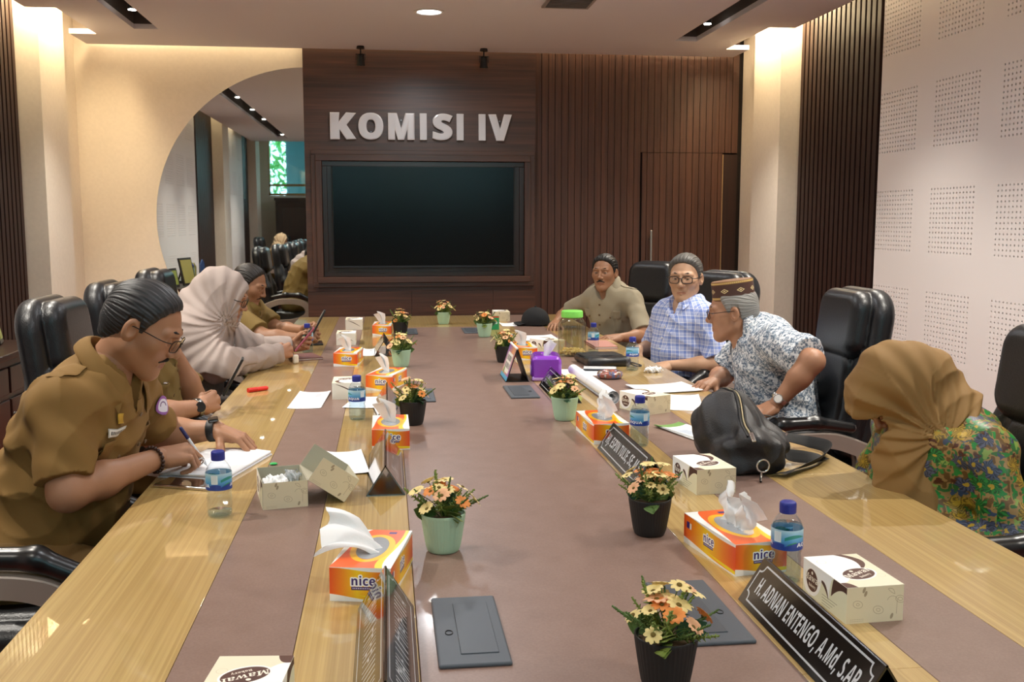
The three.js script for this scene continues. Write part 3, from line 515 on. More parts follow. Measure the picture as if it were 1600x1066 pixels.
// ---------- things on the table ----------
// tissue boxes
const niceTex = canvasTex(640, 640, (c, W, H) => {
  const face = (x, y, w, h, logos, badge) => {
    c.save(); c.beginPath(); c.rect(x, y, w, h); c.clip();
    const g = c.createLinearGradient(x, 0, x + w, 0); g.addColorStop(0, '#f0561c'); g.addColorStop(0.45, '#ffd21c'); g.addColorStop(0.6, '#fcb81a'); g.addColorStop(1, '#ee4f1a'); c.fillStyle = g; c.fillRect(x, y, w, h);
    c.fillStyle = '#fbfaf6'; c.beginPath(); c.moveTo(x, y); c.lineTo(x + w, y); c.lineTo(x + w, y + h * 0.1); c.bezierCurveTo(x + w * 0.6, y + h * 0.2, x + w * 0.4, y + h * 0.02, x, y + h * 0.02); c.fill();
    c.beginPath(); c.moveTo(x, y + h); c.lineTo(x, y + h * 0.78); c.bezierCurveTo(x + w * 0.35, y + h * 0.84, x + w * 0.55, y + h, x + w, y + h * 0.94); c.lineTo(x + w, y + h); c.fill();
    c.fillStyle = '#ffe01e'; c.beginPath(); c.moveTo(x + w, y + h * 0.94); c.bezierCurveTo(x + w * 0.7, y + h * 0.96, x + w * 0.5, y + h * 0.8, x + w * 0.3, y + h * 0.76); c.bezierCurveTo(x + w * 0.6, y + h * 0.86, x + w * 0.8, y + h * 0.82, x + w, y + h * 0.84); c.fill();
    for (const lx of logos) logo(x + lx * w, y + h * 0.52, h * 0.36);
    if (badge) { c.fillStyle = '#3c2a7c'; c.fillRect(x + w * 0.06, y + h * 0.22, h * 0.2, h * 0.22); c.fillStyle = '#f3efe6'; c.fillRect(x + w * 0.06 + h * 0.22, y + h * 0.24, h * 0.12, h * 0.2); }
    c.restore();
  };
  const logo = (x, y, s) => { c.font = `bold ${s}px sans-serif`; c.textAlign = 'center'; c.lineJoin = 'round'; c.strokeStyle = '#fff'; c.lineWidth = s * 0.22; c.strokeText('nice', x, y); c.fillStyle = '#35206e'; c.fillText('nice', x, y); c.fillRect(x - s * 0.95, y + s * 0.12, s * 1.8, s * 0.26); c.fillStyle = '#e9e2f5'; for (let i = 0; i < 12; i++) c.fillRect(x - s * 0.85 + i * s * 0.14, y + s * 0.2, s * 0.08, s * 0.1); };
  face(0, 0, 640, 182, [0.5], true); face(0, 190, 320, 182, [0.55], false);
  // top
  const x = 330, y = 190, w = 226, h = 448; c.save(); c.beginPath(); c.rect(x, y, w, h); c.clip(); c.fillStyle = '#f4641c'; c.fillRect(x, y, w, h);
  c.fillStyle = '#fbfaf6'; c.beginPath(); c.moveTo(x + w, y); c.lineTo(x + w, y + h); c.lineTo(x + w * 0.86, y + h); c.bezierCurveTo(x + w * 0.7, y + h * 0.75, x + w * 1.0, y + h * 0.5, x + w * 0.94, y); c.fill(); c.beginPath(); c.moveTo(x, y); c.lineTo(x + w * 0.3, y); c.bezierCurveTo(x + w * 0.1, y + h * 0.1, x + w * 0.12, y + h * 0.7, x, y + h * 0.95); c.fill();
  c.fillStyle = '#ffd81c'; c.beginPath(); c.moveTo(x + w * 0.74, y + h); c.bezierCurveTo(x + w * 0.6, y + h * 0.8, x + w * 0.95, y + h * 0.5, x + w * 0.88, y); c.lineTo(x + w * 0.94, y); c.bezierCurveTo(x + w * 1.0, y + h * 0.5, x + w * 0.72, y + h * 0.75, x + w * 0.86, y + h); c.fill();
  c.lineWidth = 26; c.strokeStyle = '#ffc21c'; c.beginPath(); c.ellipse(x + w * 0.5, y + h * 0.5, w * 0.3, h * 0.33, 0, 0, 7); c.stroke(); c.fillStyle = '#a9aeb4'; c.beginPath(); c.ellipse(x + w * 0.5, y + h * 0.5, w * 0.25, h * 0.29, 0, 0, 7); c.fill();
  c.fillStyle = '#3c2a7c'; c.fillRect(x + w * 0.62, y + h * 0.06, 30, 24); c.restore();
});
const niceM = phy(0xffffff, 0.35, { map: niceTex, clearcoat: 0.3, clearcoatRoughness: 0.2 });
const px = (x0, y0, x1, y1, W = 640, H = 640) => [x0 / W, 1 - y1 / H, x1 / W, 1 - y0 / H];
const LS = px(1, 1, 639, 181), SS = px(1, 191, 319, 371), TS = px(331, 191, 555, 637);
const niceG = atlasBox(0.115, 0.065, 0.228, { px: LS, nx: LS, pz: SS, nz: SS, py: TS, ny: px(340, 195, 345, 200) });
const filmM = phy(0xd8dce0, 0.12, { transmission: 0.55, thickness: 0 }), tissueM = phy(0xf6f6f6, 0.9, { transmission: 0.12, thickness: 0, side: THREE.DoubleSide });
const tissueGs = [0, 1, 2].map(k => sheet((u, v) => {
  const w = lerp(0.035, [0.15, 0.12, 0.07][k], Math.pow(v, 0.8)), fold = Math.sin(u * PI * 3 + k * 2 + v * 2) * 0.014 * v + Math.sin(u * 17 + k * 5 + v * 7) * 0.004 * v;
  const s = u - 0.5, tri = t => 2 * Math.abs(2 * (t - Math.floor(t + 0.5))) - 1;
  if (k === 0) return [0.014 - v * 0.105 + 0.008 * tri(u * 2 + v), 0.064 + 0.052 * Math.sin(Math.min(1, v * 1.2) * 1.5) - 0.012 * v * v + s * 0.075 * v + 0.006 * v * tri(u * 2.6 + 0.3), 0.012 + 0.015 * v - s * lerp(0.05, 0.11, v) + 0.012 * v * tri(u * 1.7)];
  if (k === 1) { const pk = [0.05, 0.082, 0.088, 0.062, 0.06, 0.074, 0.086, 0.07, 0.04], q = clamp(u, 0, 0.999) * 8, i0 = Math.floor(q), Hh = lerp(pk[i0], pk[i0 + 1], q - i0); return [0.02 * v * tri(u * 2.3 + 0.2) + 0.006 * tri(u * 5 + v) + 0.012 * v * v, 0.062 + v * Hh, s * lerp(0.08, 0.16, v) + 0.01 * tri(v * 1.5 + u * 2)]; }
  return [s * w * 0.8 - v * 0.022 + fold, 0.064 + v * 0.075 * (1 - 1.1 * s * s), s * 0.03 + fold * 1.4];
}, 18, 14, 0.0008));
function tissueBox(x, z, turn, k, label) {
  const t = thing('tissue_box', label, 'tissue box', [x, TY, z], turn, 'orange tissue boxes');
  add('carton', niceG, niceM, t);
  add('film_window', new THREE.CircleGeometry(1, 28).rotateX(-PI / 2).scale(0.03, 1, 0.066).translate(0, 0.0655, 0), filmM, t);
  add('tissue', tissueGs[k], tissueM, t);
}
tissueBox(-0.034, -1.918, -0.2, 0, 'orange tissue box nearest the camera on the left, tissue hanging out');
tissueBox(0.006, -3.16, 0, 2, 'orange tissue box between the second left nameplate and the black pot');
tissueBox(-0.005, -4.25, -0.28, 2, 'orange tissue box turned sideways beyond the black pot on the left');
tissueBox(-0.192, -4.98, -0.1, 2, 'orange tissue box on the left brown strip in front of the pale hijab');
tissueBox(-0.027, -6.27, -0.05, 2, 'farthest orange tissue box on the left beside a black pot');
tissueBox(0.69, -5.1, 0.05, 2, 'orange tissue box behind the standing calendar on the right');
tissueBox(0.69, -3.158, 0.06, 1, 'orange tissue box beyond the ESPIN nameplate');
tissueBox(0.714, -1.969, 0.16, 1, 'orange tissue box nearest the camera on the right');
// bakery boxes
const cakeTex = canvasTex(1024, 768, (c) => {
  const kraft = (x, y, w, h) => { c.save(); c.beginPath(); c.rect(x, y, w, h); c.clip(); c.fillStyle = '#e3d6b6'; c.fillRect(x, y, w, h); c.strokeStyle = '#9c8a6a'; c.lineWidth = 1.6;
    const ring = (a, b, r, r2) => { c.beginPath(); c.ellipse(x + a * w, y + b * h, r * w * 0.7, r * h * 0.8, 0.3, 0, 7); c.stroke(); c.beginPath(); c.ellipse(x + a * w, y + b * h, r2 * w * 0.7, r2 * h * 0.8, 0.3, 0, 7); c.stroke(); };
    ring(0.2, 0.48, 0.12, 0.04); ring(0.56, 0.66, 0.13, 0.05); ring(0.94, 0.4, 0.12, 0.06);
    c.beginPath(); c.arc(x + 0.8 * w, y + 0.45 * h, 0.09 * w, 3.4, 6.6); c.lineTo(x + 0.88 * w, y + 0.8 * h); c.stroke();
    c.fillStyle = '#a8977a'; for (const [a, b] of [[0.3, 0.1], [0.33, 0.2], [0.8, 0.85]]) { c.beginPath(); c.ellipse(x + a * w, y + b * h, 0.05 * w, 0.04 * h, 1.9, 0, 7); c.fill(); }
    c.beginPath(); c.moveTo(x + 0.72 * w, y + 0.1 * h); c.quadraticCurveTo(x + 0.82 * w, y + 0.05 * h, x + 0.84 * w, y + 0.25 * h); c.quadraticCurveTo(x + 0.78 * w, y + 0.22 * h, x + 0.72 * w, y + 0.1 * h); c.stroke();
    for (let i = 0; i < 8; i++) { c.fillRect(x + 0.08 * w + i * 9, y + 0.88 * h, 5, 2); c.fillRect(x + 0.08 * w + i * 9, y + 0.93 * h, 5, 2); } c.restore(); };
  const logo = (x, y, rx, ry, rot) => { c.save(); c.translate(x, y); c.rotate(rot); c.fillStyle = '#55342a'; c.beginPath(); c.ellipse(0, 0, rx, ry, 0, 0, 7); c.fill(); c.strokeStyle = '#fffdf6'; c.lineWidth = rx * 0.1; c.beginPath(); c.ellipse(0, 0, rx * 1.06, ry * 1.08, 0, 0, 7); c.stroke(); c.fillStyle = '#f6efe0'; c.textAlign = 'center'; c.font = `italic bold ${ry * 0.85}px serif`; c.fillText('Mawar', 0, ry * 0.12); c.font = `bold ${ry * 0.36}px serif`; c.fillText('Bakery', rx * 0.05, ry * 0.62); c.beginPath(); c.arc(0, -ry * 0.66, ry * 0.16, 0, 7); c.fill(); c.restore(); };
  // end face 300x184 kraft
  kraft(0, 0, 300, 184);
  // long face 460x184: white swoosh over cream with logo
  { const x = 0, y = 200, w = 460, h = 184; c.fillStyle = '#e9e6c8'; c.fillRect(x, y, w, h); c.save(); c.beginPath(); c.rect(x, y, w, h); c.clip(); c.fillStyle = '#fbfaf7'; c.beginPath(); c.moveTo(x, y); c.lineTo(x + w * 0.72, y); c.quadraticCurveTo(x + w * 0.62, y + h * 0.1, x + w * 0.62, y + h * 0.7); c.quadraticCurveTo(x + w * 0.56, y + h * 0.28, x + w * 0.44, y + h * 0.3); c.quadraticCurveTo(x + w * 0.4, y + h * 0.95, x + w * 0.16, y + h * 0.95); c.quadraticCurveTo(x, y + h * 0.9, x, y + h * 0.4); c.fill();
    c.fillStyle = '#4d2f26'; c.beginPath(); c.moveTo(x + w * 0.44, y + h * 0.3); c.quadraticCurveTo(x + w * 0.56, y + h * 0.24, x + w * 0.61, y + h * 0.72); c.quadraticCurveTo(x + w * 0.54, y + h * 0.46, x + w * 0.44, y + h * 0.36); c.fill(); c.beginPath(); c.moveTo(x + w * 0.72, y); c.lineTo(x + w, y); c.lineTo(x + w, y + h * 0.2); c.quadraticCurveTo(x + w * 0.85, y + h * 0.1, x + w * 0.66, y + h * 0.55); c.quadraticCurveTo(x + w * 0.68, y + h * 0.12, x + w * 0.72, y); c.fill(); c.restore(); logo(x + w * 0.22, y + h * 0.5, 62, 58, 0); c.fillStyle = '#8a8668'; for (let i = 0; i < 4; i++) c.fillRect(x + w * 0.46, y + h * (0.66 + i * 0.08), w * (0.34 - i * 0.05), 2.5); c.fillStyle = '#5f8f4a'; }
  // top 300x460
  { const x = 480, y = 0, w = 300, h = 460; c.fillStyle = '#ece3c8'; c.fillRect(x, y, w, h); c.save(); c.beginPath(); c.rect(x, y, w, h); c.clip(); c.fillStyle = '#fcfbf8'; c.beginPath(); c.moveTo(x, y); c.lineTo(x + w * 0.7, y); c.bezierCurveTo(x + w * 0.9, y + h * 0.2, x + w * 0.85, y + h * 0.4, x + w * 0.62, y + h * 0.5); c.bezierCurveTo(x + w * 0.3, y + h * 0.55, x + w * 0.25, y + h * 0.9, x, y + h * 0.85); c.fill();
    c.fillStyle = '#5a382c'; c.beginPath(); c.moveTo(x + w * 0.55, y); c.lineTo(x + w * 0.7, y); c.bezierCurveTo(x + w * 1.0, y + h * 0.18, x + w * 0.95, y + h * 0.34, x + w * 0.68, y + h * 0.5); c.bezierCurveTo(x + w * 0.8, y + h * 0.3, x + w * 0.82, y + h * 0.16, x + w * 0.55, y); c.fill(); c.beginPath(); c.moveTo(x, y + h * 0.86); c.quadraticCurveTo(x + w * 0.15, y + h * 0.82, x + w * 0.2, y + h); c.lineTo(x, y + h); c.fill(); c.restore(); logo(x + w * 0.52, y + h * 0.62, 96, 66, -0.5); c.strokeStyle = '#cfc3a2'; c.lineWidth = 1.5; for (const [a, b, r] of [[0.85, 0.7, 22], [0.9, 0.12, 18], [0.18, 0.2, 24]]) { c.beginPath(); c.arc(x + a * w, y + b * h, r, 0, 7); c.stroke(); } }
  // second end face: cream with a dark slanting swoosh
  { const x = 0, y = 400, w = 300, h = 184; c.fillStyle = '#efeadb'; c.fillRect(x, y, w, h); c.fillStyle = '#57392d'; c.beginPath(); c.moveTo(x + w * 0.12, y + h * 0.08); c.quadraticCurveTo(x + w * 0.5, y + h * 0.2, x + w * 0.9, y + h * 0.72); c.quadraticCurveTo(x + w * 0.5, y + h * 0.34, x + w * 0.12, y + h * 0.08); c.fill(); }
});
const cakeM = std(0xffffff, 0.55, { map: cakeTex }), cp = (a, b, d, e) => px(a, b, d, e, 1024, 768);
const CF = { kraft: cp(1, 1, 299, 183), long: cp(1, 201, 459, 383), top: cp(481, 1, 779, 459), swoosh: cp(1, 401, 299, 583) };
const cakeG = atlasBox(0.108, 0.066, 0.165, { pz: CF.kraft, nz: CF.swoosh, nx: CF.long, px: CF.long, py: CF.top, ny: cp(5, 405, 9, 409) });
const lidEdge = B(0.1085, 0.0006, 0.1655, 0, 0.0655, 0);
[[0.836, -1.68, 0.05, 'cream bakery box beside the ADNAN nameplate'], [0.827, -2.52, 0.1, 'cream bakery box in front of the black handbag'], [0.945, -3.585, 0.42, 'cream bakery box beside the bottle beyond the handbag'], [-0.205, -1.36, PI - 0.1, 'cream bakery box cut off by the bottom edge on the left'],
 [-0.165, -4.035, PI, 'cream bakery box with slanting swoosh behind the left bottle'], [-0.233, -5.8, PI, 'cream bakery box behind the tissue box on the left brown strip'], [-0.213, -6.6, PI, 'farthest cream bakery box on the left'], [0.80, -7.03, 0, 'farthest cream bakery box on the right by the green box'], [0.855, -5.31, 0.55, 'cream bakery box partly behind the big snack jar']].forEach(([x, z, r, lb]) => {
  const t = thing('bakery_box', lb, 'box', [x, TY, z], r, 'bakery boxes'); add('carton', cakeG, cakeM, t); add('lid_edge', lidEdge, std(0xf3eee0, 0.6), t);
});
{ // the open one
  const t = thing('bakery_box', 'opened cream bakery box with crumpled tissue inside and lid folded back', 'box', [-0.27, TY, -2.525], 0.2, 'bakery boxes');
  const w = 0.108, h = 0.066, d = 0.165, th = 0.0012, inner = std(0xb9b49f, 0.7);
  const face = (geoW, rect) => { const g = new THREE.PlaneGeometry(geoW, h), uv = g.attributes.uv; for (let i = 0; i < 4; i++) uv.setXY(i, lerp(rect[0], rect[2], uv.getX(i)), lerp(rect[1], rect[3], uv.getY(i))); return g; };
  const wall = (n, gw, rect, pos, ry) => { const s = add(n, B(gw, h, th), inner, t, pos, [0, ry, 0]); add('print', face(gw, rect), cakeM, s, [0, 0, th / 2 + 0.0002]); };
  wall('front_wall', w, CF.kraft, [0, h / 2, d / 2], 0); wall('back_wall', w, CF.kraft, [0, h / 2, -d / 2], PI); wall('side_wall', d, CF.long, [-w / 2, h / 2, 0], -PI / 2); wall('side_wall', d, CF.long, [w / 2, h / 2, 0], PI / 2);
  add('bottom', B(w, th, d, 0, th / 2, 0), inner, t);
  const lid = new THREE.Group(); lid.name = 'lid'; t.add(lid); lid.position.set(w / 2 + 0.002, h, 0); lid.rotation.z = -0.63;
  add('lid_panel', B(w, th, d, w / 2, 0, 0), inner, lid);
  for (const s of [1, -1]) { const f = add('lid_flap', B(w, h, th), inner, lid, [w / 2, h / 2, s * d / 2], [0, s > 0 ? 0 : PI, 0]); add('print', face(w, CF.kraft), cakeM, f, [0, 0, th / 2 + 0.0002]); }
  const f2 = add('lid_flap', B(d, h, th), inner, lid, [w, h / 2, 0], [0, PI / 2, 0]); add('print', face(d, CF.kraft), cakeM, f2, [0, 0, th / 2 + 0.0002]);
  const wad = (n, c, r, m, lb, cat) => { const f0 = ell([0, 0, 0], r), f = (x, y, z) => f0(x, y, z) + 0.006 * Math.sin(x * 210 + 1.7 * Math.sin(z * 190)) * Math.cos(y * 230 + z * 140) + 0.003 * Math.sin(x * 410 + y * 300); const o = add(n, netMesh(f, r.map(k => -k - 0.012), r.map(k => k + 0.012), 0.0035), m, scene, c); tag(o, lb, cat); return o; };
  wad('crumpled_tissue', [-0.285, TY + 0.05, -2.505], [0.03, 0.012, 0.04], tissueM, 'crumpled white tissue inside the open bakery box', 'tissue');
  wad('plastic_wrapper', [-0.25, TY + 0.052, -2.56], [0.022, 0.012, 0.024], phy(0xdfe3e6, 0.08, { transmission: 0.6, thickness: 0 }), 'crumpled clear wrapper inside the open bakery box', 'wrapper');
  wad('crumpled_tissue', [1.222, TY + 0.013, -4.49], [0.04, 0.012, 0.022], tissueM, 'crumpled white tissue lying before the man in plaid', 'tissue');
}
// water bottles
const labelTex = canvasTex(512, 160, (c, W, H) => {
  const g = c.createLinearGradient(0, 0, 0, H); g.addColorStop(0, '#bfe0ee'); g.addColorStop(0.5, '#5aa6d8'); g.addColorStop(1, '#2b4fa6'); c.fillStyle = g; c.fillRect(0, 0, W, H);
  for (const x0 of [0, 256]) { c.fillStyle = '#2d8f86'; c.beginPath(); c.moveTo(x0, 60); c.quadraticCurveTo(x0 + 60, 10, x0 + 120, 62); c.quadraticCurveTo(x0 + 60, 50, x0, 84); c.fill(); c.fillStyle = '#2f9a5c'; c.beginPath(); c.ellipse(x0 + 36, 116, 34, 14, -0.6, 0, 7); c.fill(); c.fillStyle = '#27439a'; c.beginPath(); c.moveTo(x0, 130); c.quadraticCurveTo(x0 + 80, 70, x0 + 180, 120); c.quadraticCurveTo(x0 + 220, 90, x0 + 256, 112); c.lineTo(x0 + 256, 160); c.lineTo(x0, 160); c.fill(); c.fillStyle = '#e9f3f8'; c.fillRect(x0 + 196, 14, 42, 84); c.fillStyle = '#fff'; c.font = 'bold 42px sans-serif'; c.fillText('AQUA', x0 + 66, 132); c.fillStyle = '#c4d3e6'; for (let i = 0; i < 6; i++) c.fillRect(x0 + 202, 22 + i * 12, 30, 4); }
});
const bottleM = phy(0xf2f6fa, 0.05, { transmission: 1, thickness: 0, ior: 1.6 }), waterM = phy(0xe9f3f7, 0.02, { transmission: 1, thickness: 0, ior: 1.2 }), capM = std(0x27318f, 0.4), labM = phy(0xffffff, 0.3, { map: labelTex });
const prof = [[0, 0.004], [0.012, 0.003], [0.024, 0], [0.0285, 0.004], [0.0295, 0.012], [0.0285, 0.02], [0.0298, 0.03], [0.0288, 0.038], [0.0298, 0.047], [0.0275, 0.056], [0.0298, 0.066], [0.0302, 0.075], [0.0302, 0.106], [0.028, 0.116], [0.0225, 0.126], [0.0155, 0.135], [0.0125, 0.139], [0.0125, 0.147]];
const bottleG = lathe(prof, 36), waterG = lathe([...prof.slice(0, 13).map(([r, y]) => [Math.max(0, r - 0.0012), y + 0.001]), [0.0268, 0.114], [0, 0.114]], 36), lowWaterG = lathe([[0, 0.005], [0.022, 0.003], [0.027, 0.006], [0.0275, 0.014], [0, 0.014]], 30);
const capG = (() => { const g = lathe([[0, 0.0225], [0.013, 0.0225], [0.0155, 0.0205], [0.0162, 0.016], [0.0162, 0.001], [0.0150, 0], [0.0135, 0.002]], 48), p = g.attributes.position; for (let i = 0; i < p.count; i++) { const r = Math.hypot(p.getX(i), p.getZ(i)); if (r > 0.0158) { const k = 1 - 0.02 * (i % 2); p.setX(i, p.getX(i) * k); p.setZ(i, p.getZ(i) * k); } } g.computeVertexNormals(); return g.translate(0, 0.136, 0); })();
const labG = cyl(0.0307, 0.0307, 0.04, 40, true).translate(0, 0.088, 0);
[[-0.403, -2.4, 0.3, 0, 'nearly empty water bottle by the open bakery box'], [0.768, -1.818, 2.6, 1, 'water bottle nearest the camera on the right'], [0.778, -3.01, 0.9, 1, 'water bottle beside the tissue box beyond the handbag'], [-0.11, -3.54, 1.2, 1, 'water bottle in front of the swoosh box on the left'], [-0.422, -5.39, 2, 1, 'water bottle by the hands of the woman in the pale hijab'], [1.092, -5.23, 0.2, 0, 'water bottle right next to the snack jar'], [1.141, -4.567, 1.6, 0, 'water bottle on the oak edge by the black pouch']].forEach(([x, z, r, full, lb]) => {
  const t = thing('water_bottle', lb, 'bottle', [x, TY, z], r, 'plastic water bottles');
  add('bottle_body', bottleG, bottleM, t); add('screw_cap', capG, capM, t); add('paper_label', labG, labM, t); add('water', full ? waterG : lowWaterG, waterM, t);
});
// name plates
function plateTex(text) {
  return canvasTex(1024, 216, (c, W, H) => {
    c.fillStyle = '#0b0b0c'; c.fillRect(0, 0, W, H); c.strokeStyle = '#c9cdd2'; c.lineWidth = 8; const a = 26, k = 34;
    c.beginPath(); c.moveTo(a + k, a); c.lineTo(W - a - k, a); c.quadraticCurveTo(W - a - k, a + k, W - a, a + k); c.lineTo(W - a, H - a - k); c.quadraticCurveTo(W - a - k, H - a - k, W - a - k, H - a); c.lineTo(a + k, H - a); c.quadraticCurveTo(a + k, H - a - k, a, H - a - k); c.lineTo(a, a + k); c.quadraticCurveTo(a + k, a + k, a + k, a); c.stroke();
    c.fillStyle = '#d3d7db'; c.textAlign = 'center';
    if (text) { c.save(); c.font = 'bold 96px sans-serif'; const w = c.measureText(text).width; c.translate(W / 2, H / 2 + 36); c.scale((W - 150) / w, 1.05); c.fillText(text, 0, 0); c.restore(); }
    else { let x = 80; let s = 5; const rn = () => (s = (s * 16807) % 2147483647) / 2147483647; while (x < W - 100) { const w = 8 + rn() * 10; c.fillRect(x, H / 2 - 44, w * 0.7, 88); if (rn() > 0.5) c.fillRect(x, H / 2 - 44 + rn() * 70, w * 2.4, 12); x += 20 + rn() * 34; } }
  });
}
const plateM2 = t => phy(0xffffff, 0.14, { map: t, clearcoat: 1, clearcoatRoughness: 0.05 }), plateBlack = phy(0x121213, 0.15, { clearcoat: 1, clearcoatRoughness: 0.05 });
function namePlate(x, z, L, tex, label, face) {
  const t = thing('name_plate', label, 'name plate', [x, TY, z], 0, 'black desk name plates'), h = 0.079, b = 0.05, s = Math.hypot(h, b), th = 0.003, m = plateM2(tex);
  for (const d of [-1, 1]) {
    const g = new THREE.Group(); g.name = 'side_plate'; t.add(g); g.position.set(d * b / 2, h / 2 + 0.001, 0); g.rotation.order = 'YXZ'; g.rotation.set(-Math.atan2(b, h), d * PI / 2, 0);
    add('acrylic', B(L, s, th, 0, 0, -th / 2), plateBlack, g);
    if (face !== 0) add('lettering', new THREE.PlaneGeometry(L, s).translate(0, 0, 0.0003), m, g);
  }
  add('base_strip', B(0.096, 0.003, L - 0.004, 0, 0.0015, 0), plateBlack, t);
  return t;
}
const blurTex = plateTex('');
namePlate(-0.01, -1.54, 0.46, blurTex, 'black name plate nearest the camera on the left, before the tissue box');
namePlate(-0.01, -2.755, 0.46, blurTex, 'black name plate standing beside the opened bakery box');
namePlate(-0.005, -3.66, 0.42, blurTex, 'black name plate beside the black pot and left water bottle');
namePlate(-0.02, -5.4, 0.4, blurTex, 'black name plate behind the mint pot on the left');
namePlate(0.69, -1.5, 0.46, plateTex('H. ADNAN ENTENGO, A.Md, S.AP'), 'black name plate reading H. ADNAN ENTENGO at the near right');
namePlate(0.69, -2.76, 0.46, plateTex('HJ. ESPIN TULIE, SE, M.S'), 'black name plate reading HJ. ESPIN TULIE beside the handbag');
namePlate(0.69, -3.97, 0.44, blurTex, 'black name plate behind the mint pot on the right');
// flower pots
function ribbed(R0, R1, H) {
  const g = lathe([[0, 0.001], [R0 * 0.92, 0], [R0, 0.003], ...[0.15, 0.35, 0.6, 0.8, 0.93].map(t => [lerp(R0, R1, Math.pow(t, 0.85)), H * t]), [R1, H], [R1 - 0.002, H + 0.001], [R1 - 0.004, H], [R1 - 0.006, H - 0.012], [0, H - 0.014]], 120), p = g.attributes.position;
  for (let i = 0; i < p.count; i++) { const x = p.getX(i), y = p.getY(i), z = p.getZ(i), r = Math.hypot(x, z); if (y > 0.004 && y < H * 0.95 && r > R0 * 0.98) { const k = 1 + 0.014 * Math.cos(Math.atan2(z, x) * 40); p.setX(i, x * k); p.setZ(i, z * k); } }
  g.computeVertexNormals(); return g;
}
const potG = ribbed(0.034, 0.048, 0.083), soilG = cyl(0.042, 0.042, 0.006, 28), mintM = phy(0xaacbae, 0.5), potBlackM = phy(0x1b1a1a, 0.55), soilM = std(0x54422c, 0.95);
const leafMs = [0x54722f, 0x7c8f3a, 0x3f6b4a].map(c => phy(c, 0.65, { transmission: 0.15, thickness: 0, side: THREE.DoubleSide }));
const petalMs = [[0xf3dd95, 0xeac06a], [0xe98f3f, 0xe8a860], [0xf2b98c, 0xe58d5a]].map(([a]) => phy(a, 0.75, { transmission: 0.2, thickness: 0, side: THREE.DoubleSide })), eyeM = std(0x6d5a24, 0.9);
function flowerG(n, R, lift) {
  const L = [];
  for (let i = 0; i < n; i++) { const a = i / n * 2 * PI + (i % 2) * 0.1; const pos = [], idx = []; const w = R * 0.24; [[0.18, 0.35], [0.5, 0.9], [0.8, 1], [1, 0.3]].forEach(([t, k], j) => { const y = lift * R * Math.sin(t * 1.7) - 0.15 * R * t * t; for (const s of [-1, 1]) pos.push(R * t, y + (j > 0 && j < 3 ? 0.03 * R : 0), s * w * k); if (j) { const b = j * 2; idx.push(b - 2, b - 1, b + 1, b - 2, b + 1, b); } }); const g = new THREE.BufferGeometry(); g.setAttribute('position', new THREE.Float32BufferAttribute(pos, 3)); g.setIndex(idx); g.computeVertexNormals(); L.push(g.rotateY(a)); }
  return merge(L);
}
const flowerGs = [flowerG(10, 0.021, 0.35), flowerG(12, 0.019, 0.5), flowerG(9, 0.017, 0.2)], eyeG = new THREE.SphereGeometry(0.0045, 10, 6).scale(1, 0.6, 1);
const sprigG = [0, 1].map(k => { const L = [tube([[0, 0, 0], [0.002, 0.03, 0.003], [0.006, 0.062, 0.004]], 0.0009, 6, 4)]; for (let i = 0; i < 26; i++) { const t = 0.25 + 0.75 * i / 26, a = i * 2.4, l = (k ? 0.013 : 0.008) * (1.2 - t); L.push(new THREE.ConeGeometry(0.0018, l, 4).translate(0, l / 2, 0).rotateZ(k ? 1.2 : 0.9).rotateY(a).translate(0.006 * t, 0.062 * t, 0.004 * t)); } return merge(L); });
const broadG = sheet((u, v) => { const w = 0.016 * Math.sin(Math.min(1, v * 1.02) * PI * 0.96 + 0.1), s = u - 0.5; return [s * 2 * w, 0.045 * v, 0.012 * v * v + 0.006 * s * s]; }, 4, 8, 0.0003);
function potPlant(label, x, z, dark, s0, turn = 0) {
  const t = thing('flower_pot', label, 'flower pot', [x, TY, z], turn, 'small potted artificial flowers'); seed = s0;
  add('pot', potG, dark ? potBlackM : mintM, t); add('soil', soilG, soilM, t, [0, 0.072, 0]);
  const dirOf = (a, e) => V(Math.cos(a) * Math.cos(e), Math.sin(e), Math.sin(a) * Math.cos(e)), up = V(0, 1, 0);
  const N = 19;
  for (let i = 0; i < N; i++) {
    const a = i * 2.399 + rr(-0.25, 0.25), e = lerp(0.25, 1.45, Math.pow((i + 0.5) / N, 0.8)) + rr(-0.12, 0.12), r = rr(0.046, 0.074), d = dirOf(a, e), p = V(d.x * r, 0.078 + d.y * r * 1.15, d.z * r), k = (i * 5 + s0) % 7 < 4 ? 0 : (i + s0) % 2 + 1;
    const f = add('flower', flowerGs[(i + s0) % 3], petalMs[k], t); f.position.copy(p); f.quaternion.setFromUnitVectors(up, d.clone().add(V(rr(-0.3, 0.3), 0.5, rr(-0.3, 0.3))).normalize()); f.scale.setScalar(rr(0.72, 1.0));
    add('flower_eye', eyeG, eyeM, f, [0, 0.003, 0]);
    const st = add('stem', tube([[0, 0.074, 0], [p.x * 0.4, lerp(0.074, p.y, 0.6), p.z * 0.4], [p.x, p.y, p.z]], 0.0009, 6, 4), leafMs[0], t); st.userData.kind = undefined; delete st.userData.kind;
  }
  for (let i = 0; i < 16; i++) { const a = i * 2.399 + 1, e = rr(0.42, 1.4), d = dirOf(a, e), m = add('fern_sprig', sprigG[i % 2], leafMs[i % 2], t, [d.x * 0.012, 0.076, d.z * 0.012]); m.quaternion.setFromUnitVectors(up, d); m.scale.setScalar(rr(1.1, 1.6)); }
  for (let i = 0; i < 16; i++) { const a = i * 2.1 + s0, e = rr(-0.05, 1.0), d = dirOf(a, e), m = add('leaf', broadG, leafMs[(i * 2) % 3], t, [d.x * 0.022, 0.078, d.z * 0.022]); m.quaternion.setFromUnitVectors(up, d); m.scale.setScalar(rr(0.7, 1.15)); }
}
